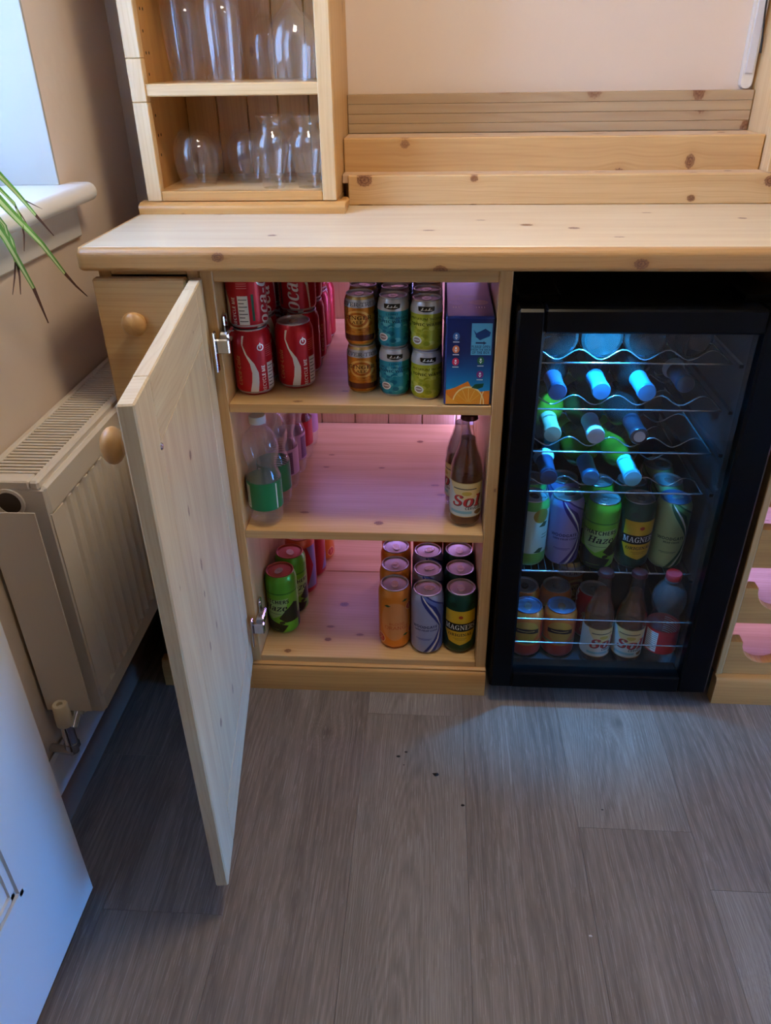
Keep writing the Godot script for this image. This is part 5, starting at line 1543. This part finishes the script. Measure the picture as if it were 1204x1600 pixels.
func fill_fridge() -> void:
	var g := "wine bottles lying in the fridge racks"
	# top rack, bases to the front
	var tops := [[0.0920, "wine_red", "red marked label"], [0.1667, "wine_white", "grey printed label"], [0.2414, "wine_white", "plain pale label"], [0.3161, "wine_green", "green label"]]
	for k in 4:
		wine_bottle(Vector3(tops[k][0], 0.694 + 0.0265, -0.250), false, "bottle_dark", "capsule_navy", tops[k][1], "dark wine bottle with %s, base outwards on the top fridge rack" % tops[k][2], g, 2.6 + 0.3 * k)
	var rows := [
		[0.611, [[0.094, "bottle_dark", "capsule_navy", "wine_white", "navy capsule", -0.205], [0.1686, "bottle_dark", "capsule_blue", "wine_white", "ribbed blue capsule", -0.21], [0.2432, "bottle_dark", "capsule_blue", "wine_red", "blue foil capsule", -0.205], [0.3178, "bottle_dark", "capsule_black", "wine_white", "black capsule and small white collar", -0.245]], "second fridge rack"],
		[0.530, [[0.094, "bottle_olive", "cork", "wine_yellow", "bare cork and yellow label", -0.21], [0.1686, "bottle_green", "capsule_white", "wine_green", "white capsule and pale green label", -0.205], [0.2432, "bottle_dark", "capsule_black", "wine_white", "black capsule with silver end", -0.205]], "third fridge rack"],
		[0.449, [[0.094, "bottle_dark", "capsule_navy", "wine_white", "dark capsule and white neck band", -0.20], [0.1686, "bottle_olive", "capsule_blue", "wine_yellow", "teal capsule and yellow label", -0.20], [0.2432, "bottle_olive", "capsule_cyan", "wine_yellow", "pale cyan capsule", -0.20]], "fourth fridge rack"]]
	for r in rows:
		for q in r[1]:
			var o := wine_bottle(Vector3(q[0], r[0] + 0.0295, q[5]), true, q[1], q[2], q[3], "wine bottle with %s, neck outwards on the %s" % [q[4], r[2]], g, PI)
			if q[4].contains("silver"):
				part(o, "silver_disc", lathe([Vector2(0.010, 0.2994), Vector2(0.010, 0.3003), Vector2(0.0, 0.3003)], 20), M["silver"])
			if q[4].contains("band") or q[4].contains("collar"):
				part(o, "neck_band", lathe([Vector2(0.0196, 0.218), Vector2(0.0168, 0.226), Vector2(0.0162, 0.236)], 24), M["capsule_white"])
	# upright cans on the wire shelf
	var cg := "cider cans on the fridge's wire shelf"
	var y := 0.2608
	var cans := [[0.079, -0.112, "fruit", "alu", "white and green fruit cider can", 0.5], [0.146, -0.118, "sweep_purple", "alu", "lavender cider can with dark sweeps", 1.75], [0.2135, -0.106, "haze", "alu_bright", "lime green cider can with black lettering and orchard scene", -0.1], [0.281, -0.112, "shield", "alu", "dark green cider can with a gold shield", 0.15], [0.348, -0.114, "sweep_green", "lid_blue", "pale green cider can with dark green sweeps", 1.75]]
	for q in cans:
		can("cider_can", q[2], 0.033, 0.148, Vector3(q[0], y, q[1]), q[5], q[4] + ", front of the fridge shelf", cg, q[3])
	for q in [[0.2135, -0.176, "haze", "alu_bright", "lime green cider can in the second row of the fridge shelf"], [0.350, -0.184, "sweep_green", "alu", "pale green cider can in the second row of the fridge shelf"], [0.348, -0.253, "sweep_green", "alu", "pale green cider can in the third row of the fridge shelf"], [0.080, -0.182, "fruit", "alu", "white and green fruit cider can in the second row of the fridge shelf"], [0.146, -0.188, "sweep_purple", "alu", "lavender cider can in the second row of the fridge shelf"], [0.281, -0.182, "shield", "alu", "dark green cider can in the second row of the fridge shelf"]]:
		can("cider_can", q[2], 0.033, 0.148, Vector3(q[0], y, q[1]), 0.4, q[4], cg, q[3])
	# floor of the fridge
	y = 0.0626
	var lg := "drinks on the floor of the fridge"
	for q in [[0.0835, -0.068, "lid_blue", "front left corner"], [0.0835, -0.137, "alu", "behind the front left corner can"], [0.151, -0.070, "lid_blue", "front beside the beer bottles"], [0.150, -0.139, "alu", "second row beside the beer bottles"]]:
		can("ale_can", "amber", 0.033, 0.1150, Vector3(q[0], y, q[1]), -0.1, "amber ale can with gold oval, %s of the fridge floor" % q[3], lg, q[2])
	can("ale_can", "ginger", 0.033, 0.1480, Vector3(0.185, y, -0.200), 0.3, "can with a gold lid standing towards the back of the fridge floor", lg, "lid_gold")
	can("cola_can", "cola", 0.033, 0.1150, Vector3(0.225, y, -0.130), 0.3, "red cola can behind the beer bottles on the fridge floor", lg)
	beer_bottle(Vector3(0.2230, y, -0.048), -1.25, "clear beer bottle with its label turned aside on the fridge floor", lg)
	beer_bottle(Vector3(0.2865, y, -0.048), PI / 2 - 0.05, "clear beer bottle with its label facing out on the fridge floor", lg)
	plastic_bottle(Vector3(0.3520, y, -0.050), 0.4, "sleeve_red", "cap_red", "plastic cola bottle with a red cap and red sleeve on the fridge floor", lg)

# ------------------------------------------------------------------ cupboard contents
const NTH := ["at the front", "second from the front", "third from the front", "fourth from the front", "fifth from the front", "sixth from the front"]

func fill_cupboard() -> void:
	rng.seed = 77
	var g := "red cola cans on the top cupboard shelf"
	var r := 0.033
	var h := 0.115
	for k in 5:
		var p := Vector3(-0.4265 + 0.001 * k, S1, -0.066 - 0.0672 * k)
		can("cola_can", "cola", r, h, p, 0.32 if k == 0 else rng.randf_range(-3, 3), "red cola can on the top shelf against the cupboard side, %s" % NTH[k], g)
		can("cola_can", "cola", r, h, p + Vector3(-0.0005, h + 0.0003, -0.001), -0.9 if k == 0 else rng.randf_range(-3, 3), "red cola can stacked on another against the cupboard side, %s" % NTH[k], g)
	for k in 5:
		var p := Vector3(-0.3585 + 0.0012 * k, S1, -0.098 - 0.0672 * k)
		can("cola_can", "cola", r, h, p, 0.28 if k == 0 else [0, -2.4, 2.0, -2.3, 2.5][k], "lower red cola can away from the cupboard side, %s" % NTH[k], g)
		if k > 0:
			can("cola_can", "cola", r, h, p + Vector3(-0.002, h + 0.0003, 0.004), [0, -2.2, 1.7, 2.0, 2.0][k], "upper red cola can away from the cupboard side, %s" % NTH[k], g)
	var cols := [["ginger", -0.2395, -0.0755, "small gold ginger mixer can", 0.02], ["teal", -0.1835, -0.0630, "small teal and silver tonic can", 0.08], ["lime", -0.1290, -0.0480, "small lime yellow and silver tonic can", 0.12]]
	for c in cols:
		for k in 5:
			var p := Vector3(c[1] + 0.0015 * k * (1 if c[0] == "ginger" else 0), S1, c[2] - 0.0536 * k)
			var t: float = c[4] if k == 0 else rng.randf_range(-2, 2)
			can("mixer_can", c[0], 0.0262, 0.084, p, t, "lower %s, %s of its row" % [c[3], NTH[k]], "small mixer cans on the top cupboard shelf")
			can("mixer_can", c[0], 0.0262, 0.084, p + Vector3(-0.0012, 0.0842, 0.0005), t - 0.12, "upper %s, %s of its row" % [c[3], NTH[k]], "small mixer cans on the top cupboard shelf")
	# carton of cans
	var bx := thing("drinks_carton", "blue cardboard drinks carton printed with orange slices on the top shelf", "carton", Vector3(-0.0608, S1, -0.126))
	var bw := 0.0775
	var bh := 0.149
	var bd := 0.245
	var b := MB.new()
	add_box(b, Vector3(0, bh * 0.5, 0), Vector3(bw, bh, bd), 0.003)
	part(bx, "card_box", b.mesh(), M["carton_side"])
	b = MB.new()
	var q := [Vector3(-bw / 2 + 0.003, 0.003, bd / 2 + 0.0003), Vector3(bw / 2 - 0.003, 0.003, bd / 2 + 0.0003), Vector3(bw / 2 - 0.003, bh - 0.003, bd / 2 + 0.0003), Vector3(-bw / 2 + 0.003, bh - 0.003, bd / 2 + 0.0003)]
	b.quad(q[0], q[1], q[2], q[3], Vector3(0, 0, 1), Vector2(0, 1), Vector2(1, 1), Vector2(1, 0), Vector2(0, 0))
	part(bx, "front_print", b.mesh(), M["carton_front"])
	b = MB.new()
	q = [Vector3(-bw / 2 + 0.003, bh + 0.0003, bd / 2 - 0.003), Vector3(bw / 2 - 0.003, bh + 0.0003, bd / 2 - 0.003), Vector3(bw / 2 - 0.003, bh + 0.0003, -bd / 2 + 0.003), Vector3(-bw / 2 + 0.003, bh + 0.0003, -bd / 2 + 0.003)]
	b.quad(q[0], q[1], q[2], q[3], Vector3.UP, Vector2(0, 1), Vector2(1, 1), Vector2(1, 0), Vector2(0, 0))
	part(bx, "top_print", b.mesh(), M["carton_top"])
	# middle shelf
	g = "soft drink bottles on the middle cupboard shelf"
	var sl := ["sleeve_green", "sleeve_green", "sleeve_pink", "sleeve_pink", "sleeve_red", "sleeve_pink"]
	for k in 6:
		plastic_bottle(Vector3(-0.4245 + 0.0045 * k * (1 if k < 5 else 0.9), S2, -0.041 - 0.0665 * k), 0.15 if k == 0 else 0.9 * k, sl[k], "cap_white", "clear plastic bottle with %s sleeve and white cap, %s of its row" % [["green", "green", "pink", "pink", "red", "pink"][k], NTH[k]], g, "water" if k != 4 else "")
	beer_bottle(Vector3(-0.0535, S2, -0.052), PI / 2 + 0.02, "clear bottle of amber beer at the front of the middle cupboard shelf", "beer bottles on the middle cupboard shelf")
	beer_bottle(Vector3(-0.0615, S2, -0.119), 0.3, "bottle of amber beer behind another on the middle cupboard shelf", "beer bottles on the middle cupboard shelf")
	# bottom shelf
	g = "tall cider cans on the bottom cupboard shelf"
	h = 0.148
	var rows := [["orange", -0.1866, -0.0625, "orange can printed with blood orange slices", 0.05], ["sweep_blue", -0.1201, -0.0490, "pale blue cider can with dark blue sweeps", 1.75], ["shield", -0.0537, -0.0545, "dark green cider can with a gold shield", 0.02]]
	for c in rows:
		for k in 4:
			var kind: String = c[0]
			var what: String = c[3]
			if k == 3 and kind != "orange":
				kind = "orange"
				what = c[3].left(0) + "orange can behind the " + ("pale blue" if c[0] == "sweep_blue" else "dark green") + " cans"
			can("cider_can", kind, r, h, Vector3(c[1] - 0.002 * k * (1 if c[0] == "orange" else 0.3), S3, c[2] - 0.0672 * k), c[4] if k == 0 else c[4] + rng.randf_range(-0.4, 0.4), "%s on the bottom shelf, %s" % [what, NTH[k]], g)
	var left := [["haze", "lid_copper", "lime green cider can with a copper lid", -0.4265, -0.099], ["haze", "lid_copper", "lime green cider can with a copper lid", -0.4175, -0.1675], ["berry", "lid_copper", "red berry cider can", -0.4080, -0.2360], ["berry", "alu", "red berry cider can", -0.3960, -0.3040], ["orange", "alu", "orange can", -0.3840, -0.3720]]
	for k in 5:
		var c = left[k]
		can("cider_can", c[0], r, h, Vector3(c[3], S3, c[4]), -0.3 if k == 0 else 0.5 * k, "%s near the open door, %s" % [c[2], NTH[k]], g, c[1])

# ------------------------------------------------------------------ glassware
func shell(p: Array, seg := 40) -> ArrayMesh:
	return lathe(p, seg)

func make_glasses() -> void:
	var g := "glasses on the pine shelf unit"
	# wine glass standing on its rim: bowl, stem, foot
	var yb := 1.0997
	var wine := [Vector2(0.0365, 0.0), Vector2(0.0372, 0.0), Vector2(0.0405, 0.02), Vector2(0.0432, 0.045), Vector2(0.0425, 0.06), Vector2(0.0375, 0.078), Vector2(0.028, 0.093), Vector2(0.0165, 0.106), Vector2(0.0085, 0.115), Vector2(0.005, 0.125), Vector2(0.0042, 0.16), Vector2(0.006, 0.180), Vector2(0.014, 0.185), Vector2(0.034, 0.1885), Vector2(0.034, 0.190), Vector2(0.0, 0.190)]
	var inner := [Vector2(0.0365, 0.0), Vector2(0.0398, 0.02), Vector2(0.0422, 0.045), Vector2(0.0413, 0.06), Vector2(0.036, 0.077), Vector2(0.026, 0.091), Vector2(0.013, 0.102), Vector2(0.0, 0.106)]
	var wm := lathe(wine, 44)
	var wi := lathe(inner, 44)
	for k in 3:
		var o := thing("wine_glass", "wine glass standing on its rim, %s" % ["in front beside the post", "behind the front one", "at the back by the side panel"][k], "glass", [Vector3(-0.368, yb, -0.330), Vector3(-0.372, yb, -0.420), Vector3(-0.440, yb, -0.4745)][k], g)
		part(o, "bowl_and_stem", wm, M["crystal"])
		part(o, "inside", wi, M["crystal"])
	var pint := [Vector2(0.0285, 0.0), Vector2(0.0292, 0.0), Vector2(0.0325, 0.03), Vector2(0.0352, 0.065), Vector2(0.0362, 0.10), Vector2(0.0350, 0.125), Vector2(0.0325, 0.140), Vector2(0.0300, 0.150), Vector2(0.0, 0.150)]
	var pin := [Vector2(0.0285, 0.0), Vector2(0.0317, 0.03), Vector2(0.0342, 0.065), Vector2(0.0350, 0.095), Vector2(0.0325, 0.112), Vector2(0.026, 0.118), Vector2(0.0, 0.120)]
	var pm := lathe(pint, 44)
	var pn := lathe(pin, 44)
	var spots := [Vector3(-0.563, yb, -0.368), Vector3(-0.490, yb, -0.335), Vector3(-0.583, yb, -0.470), Vector3(-0.508, yb, -0.432)]
	for k in 4:
		var o := thing("beer_glass", "tall curved beer glass upside down, %s" % ["nearest the left side panel", "in front of the other tall glasses", "in the back left corner", "at the back between tall glasses"][k], "glass", spots[k], g)
		part(o, "wall", pm, M["crystal"])
		part(o, "inside", pn, M["crystal"])
	yb = 0.9305
	var tum := [Vector2(0.0300, 0.0), Vector2(0.0308, 0.0), Vector2(0.0375, 0.020), Vector2(0.0415, 0.042), Vector2(0.0405, 0.062), Vector2(0.0345, 0.080), Vector2(0.0265, 0.090), Vector2(0.0240, 0.0925), Vector2(0.0, 0.0915)]
	var tin := [Vector2(0.0300, 0.0), Vector2(0.0367, 0.020), Vector2(0.0404, 0.042), Vector2(0.0390, 0.060), Vector2(0.0320, 0.077), Vector2(0.022, 0.084), Vector2(0.0, 0.085)]
	var tm := lathe(tum, 44)
	var tn := lathe(tin, 44)
	spots = [Vector3(-0.5640, yb, -0.352), Vector3(-0.5600, yb, -0.440), Vector3(-0.4760, yb, -0.405), Vector3(-0.4740, yb, -0.4770)]
	for k in 4:
		var o := thing("stemless_glass", "round stemless glass upside down, %s" % ["in front by the left side panel", "behind the front left one", "beside the thistle shaped glasses", "in the middle at the back"][k], "glass", spots[k], g)
		part(o, "wall", tm, M["crystal"])
		part(o, "inside", tn, M["crystal"])
	var thi := [Vector2(0.0, 0.0), Vector2(0.0195, 0.0), Vector2(0.0205, 0.004), Vector2(0.0212, 0.012), Vector2(0.0245, 0.030), Vector2(0.0295, 0.050), Vector2(0.0322, 0.066), Vector2(0.0305, 0.080), Vector2(0.0235, 0.091), Vector2(0.0188, 0.098), Vector2(0.0192, 0.104), Vector2(0.0225, 0.111), Vector2(0.0255, 0.116), Vector2(0.0248, 0.1175)]
	var thn := [Vector2(0.0248, 0.1175), Vector2(0.021, 0.110), Vector2(0.0172, 0.103), Vector2(0.0172, 0.097), Vector2(0.0222, 0.089), Vector2(0.0290, 0.079), Vector2(0.0306, 0.066), Vector2(0.028, 0.050), Vector2(0.0225, 0.030), Vector2(0.017, 0.018), Vector2(0.0, 0.016)]
	var hm := lathe(thi, 44)
	var hn := lathe(thn, 44)
	spots = [Vector3(-0.4155, yb, -0.318), Vector3(-0.3505, yb, -0.318), Vector3(-0.4080, yb, -0.392), Vector3(-0.3470, yb, -0.395)]
	for k in 4:
		var o := thing("thistle_glass", "small thistle shaped glass with a flared lip, %s" % ["in front beside the stemless glasses", "in front against the post", "behind the left front one", "behind the one against the post"][k], "glass", spots[k], g)
		part(o, "wall", hm, M["crystal"])
		part(o, "inside", hn, M["crystal"])

# ------------------------------------------------------------------ plant, cable, crumbs
func leaf_strip(parent: Node3D, pts: Array, wide: float) -> void:
	# a long leaf: pale middle stripe between green margins, folded along its middle, dry tip
	var n := 14
	var cv := Curve3D.new()
	for k in pts.size():
		var tan: Vector3 = (pts[mini(k + 1, pts.size() - 1)] - pts[maxi(k - 1, 0)]) * 0.22
		cv.add_point(pts[k], -tan, tan)
	var total := cv.get_baked_length()
	var green := MB.new()
	var pale := MB.new()
	var dry := MB.new()
	for k in n:
		var t0 := float(k) / n
		var t1 := float(k + 1) / n
		var rows := []
		for t in [t0, t1]:
			var p := cv.sample_baked(t * total)
			var q := cv.sample_baked(minf(total, t * total + 0.003))
			var d := (q - p).normalized() if q.distance_to(p) > 1e-5 else Vector3.DOWN
			var side := d.cross(Vector3(0.75, 0.35, 0.55)).normalized()
			var up := side.cross(d).normalized()
			var w := wide * sqrt(clampf(1.0 - t, 0.02, 1.0)) * (0.75 + 0.25 * sin(t * PI))
			rows.append([p - side * w, p - side * w * 0.42 - up * w * 0.3, p + side * w * 0.42 - up * w * 0.3, p + side * w, up])
		var a = rows[0]
		var b = rows[1]
		for s in 3:
			var m := pale if s == 1 else green
			if k >= n - 2:
				m = dry
			m.quad(a[s], a[s + 1], b[s + 1], b[s], a[4])
	var o := part(parent, "leaf", green.mesh(), M["leaf_green"])
	part(o, "pale_stripe", pale.mesh(), M["leaf_pale"])
	part(o, "dry_tip", dry.mesh(), M["leaf_dry"])

func make_plant() -> void:
	var base := Vector3(-0.800, 0.9555, 0.245)
	var pl := thing("spider_plant", "potted spider plant on the window sill with striped leaves hanging down", "plant", base)
	part(pl, "pot", lathe([Vector2(0.0, 0.0), Vector2(0.045, 0.0), Vector2(0.048, 0.004), Vector2(0.060, 0.085), Vector2(0.065, 0.086), Vector2(0.066, 0.105), Vector2(0.061, 0.106), Vector2(0.057, 0.090)], 32), M["terracotta"])
	part(pl, "soil", lathe([Vector2(0.057, 0.088), Vector2(0.03, 0.094), Vector2(0.0, 0.096)], 24), M["soil"])
	var heart := Vector3(-0.800, 1.06, 0.245)
	var leaves := [
		[[Vector3(-0.68, 1.045, 0.185), Vector3(-0.67, 0.985, 0.127), Vector3(-0.668, 0.952, 0.095), Vector3(-0.667, 0.919, 0.060)], 0.0075],
		[[Vector3(-0.69, 1.050, 0.215), Vector3(-0.67, 0.975, 0.165), Vector3(-0.667, 0.920, 0.104), Vector3(-0.664, 0.850, 0.044), Vector3(-0.660, 0.818, 0.009)], 0.0085],
		[[Vector3(-0.68, 1.010, 0.225), Vector3(-0.668, 0.950, 0.194), Vector3(-0.666, 0.869, 0.154), Vector3(-0.664, 0.816, 0.141)], 0.0085],
		[[Vector3(-0.69, 1.020, 0.200), Vector3(-0.672, 0.939, 0.167), Vector3(-0.670, 0.899, 0.171), Vector3(-0.670, 0.868, 0.184)], 0.0060],
		[[Vector3(-0.69, 1.015, 0.205), Vector3(-0.674, 0.955, 0.172), Vector3(-0.672, 0.905, 0.172), Vector3(-0.672, 0.872, 0.200)], 0.0050],
		[[Vector3(-0.69, 1.030, 0.180), Vector3(-0.672, 0.972, 0.134), Vector3(-0.670, 0.944, 0.132), Vector3(-0.670, 0.916, 0.147)], 0.0050],
		[[Vector3(-0.69, 1.035, 0.195), Vector3(-0.674, 0.995, 0.160), Vector3(-0.672, 0.966, 0.132), Vector3(-0.672, 0.938, 0.114)], 0.0040],
		[[Vector3(-0.69, 1.055, 0.190), Vector3(-0.676, 1.012, 0.150), Vector3(-0.672, 0.980, 0.122), Vector3(-0.670, 0.957, 0.070)], 0.0035],
		[[Vector3(-0.70, 1.120, 0.240), Vector3(-0.672, 1.080, 0.260), Vector3(-0.662, 1.000, 0.300), Vector3(-0.660, 0.930, 0.330)], 0.008],
		[[Vector3(-0.80, 1.190, 0.320), Vector3(-0.80, 1.200, 0.400), Vector3(-0.79, 1.120, 0.470), Vector3(-0.78, 1.04, 0.500)], 0.008],
		[[Vector3(-0.84, 1.180, 0.300), Vector3(-0.86, 1.170, 0.360), Vector3(-0.86, 1.080, 0.400)], 0.008]]
	for l in leaves:
		var pts := [heart - base, heart.lerp(l[0][0], 0.5) + Vector3(0, 0.05, 0) - base]
		for p in l[0]:
			pts.append(p - base)
		leaf_strip(pl, pts, l[1])

func make_small_things() -> void:
	# white light channel standing in the corner on the display shelf, black lead beside it
	var zb := WALL_Z + 0.001
	var poly := PackedVector2Array()
	for k in 9:
		var a := PI + PI * k / 8.0
		poly.append(Vector2(0.0105 * cos(a), 0.0105 + 0.0105 * sin(a)))
	poly.append(Vector2(0.0105, 0.46))
	poly.append(Vector2(-0.0105, 0.46))
	var ch := thing("light_channel", "white plastic light channel standing upright in the corner above the display shelf", "trunking", Vector3(0.4615, 1.0725, zb))
	part(ch, "channel", prism(poly, 0.016), M["gloss_white"])
	part(ch, "diffuser", box(Vector3(0.015, 0.42, 0.003), 0.001), M["skirting"], Vector3(0, 0.235, 0.0175))
	var ld := thing("black_lead", "thin twisted black lead hanging in front of the white light channel", "cable")
	var pts := []
	var pt2 := []
	for k in 22:
		var y := 1.50 - 0.37 * k / 21.0
		var w := 0.0032 * (1.0 if k < 16 else 0.2)
		pts.append(Vector3(0.4675 + 0.005 * sin(k * 0.35) + w * cos(k * 0.9), y, zb + 0.026 + w * sin(k * 0.9)))
		if k < 17:
			pt2.append(Vector3(0.4675 + 0.005 * sin(k * 0.35) - w * cos(k * 0.9), y, zb + 0.026 - w * sin(k * 0.9)))
	part(ld, "wire", tube(pts, 0.0017, 8), M["cable"])
	part(ld, "wire", tube(pt2, 0.0017, 8), M["cable"])
	# bits on the floor
	var bits := [[-0.169, 0.179, 0.0050], [-0.155, 0.168, 0.0035], [-0.158, 0.199, 0.0022], [-0.098, 0.218, 0.0085], [-0.051, 0.283, 0.0045], [0.192, 0.280, 0.0025]]
	var what := ["dark bark crumb among three small ones on the floor", "small dark crumb among three small ones on the floor", "tiny dark speck among three small ones on the floor", "largest dark bark crumb on the grey floor", "dark crumb lying apart from the others on the floor", "tiny dark speck on the floor before the fridge"]
	rng.seed = 5
	for k in bits.size():
		one("crumb", crumb(bits[k][2]), M["crumb"], what[k], "crumb", Vector3(bits[k][0], 0.0, bits[k][1]), "crumbs on the floor")
	one("crumb", crumb(0.003), M["grit"], "pale grit speck on the grey floor", "crumb", Vector3(0.134, 0.0, 0.506), "crumbs on the floor")

func crumb(s: float) -> ArrayMesh:
	var ring := []
	for k in 7:
		var a := TAU * k / 7.0
		ring.append(Vector3(cos(a) * s * rng.randf_range(0.5, 1.0), 0, sin(a) * s * rng.randf_range(0.35, 0.7)))
	var b := MB.new()
	var tilt := Vector3(s * 0.2, s * 0.45, s * 0.1)
	for k in 7:
		var p: Vector3 = ring[k]
		var q: Vector3 = ring[(k + 1) % 7]
		var nn := ((q - p).cross(tilt - p)).normalized()
		if nn.y < 0:
			nn = -nn
		b.flat(p, q, tilt, nn)
		b.flat(p, q, Vector3.ZERO, Vector3.DOWN)
	return b.mesh()
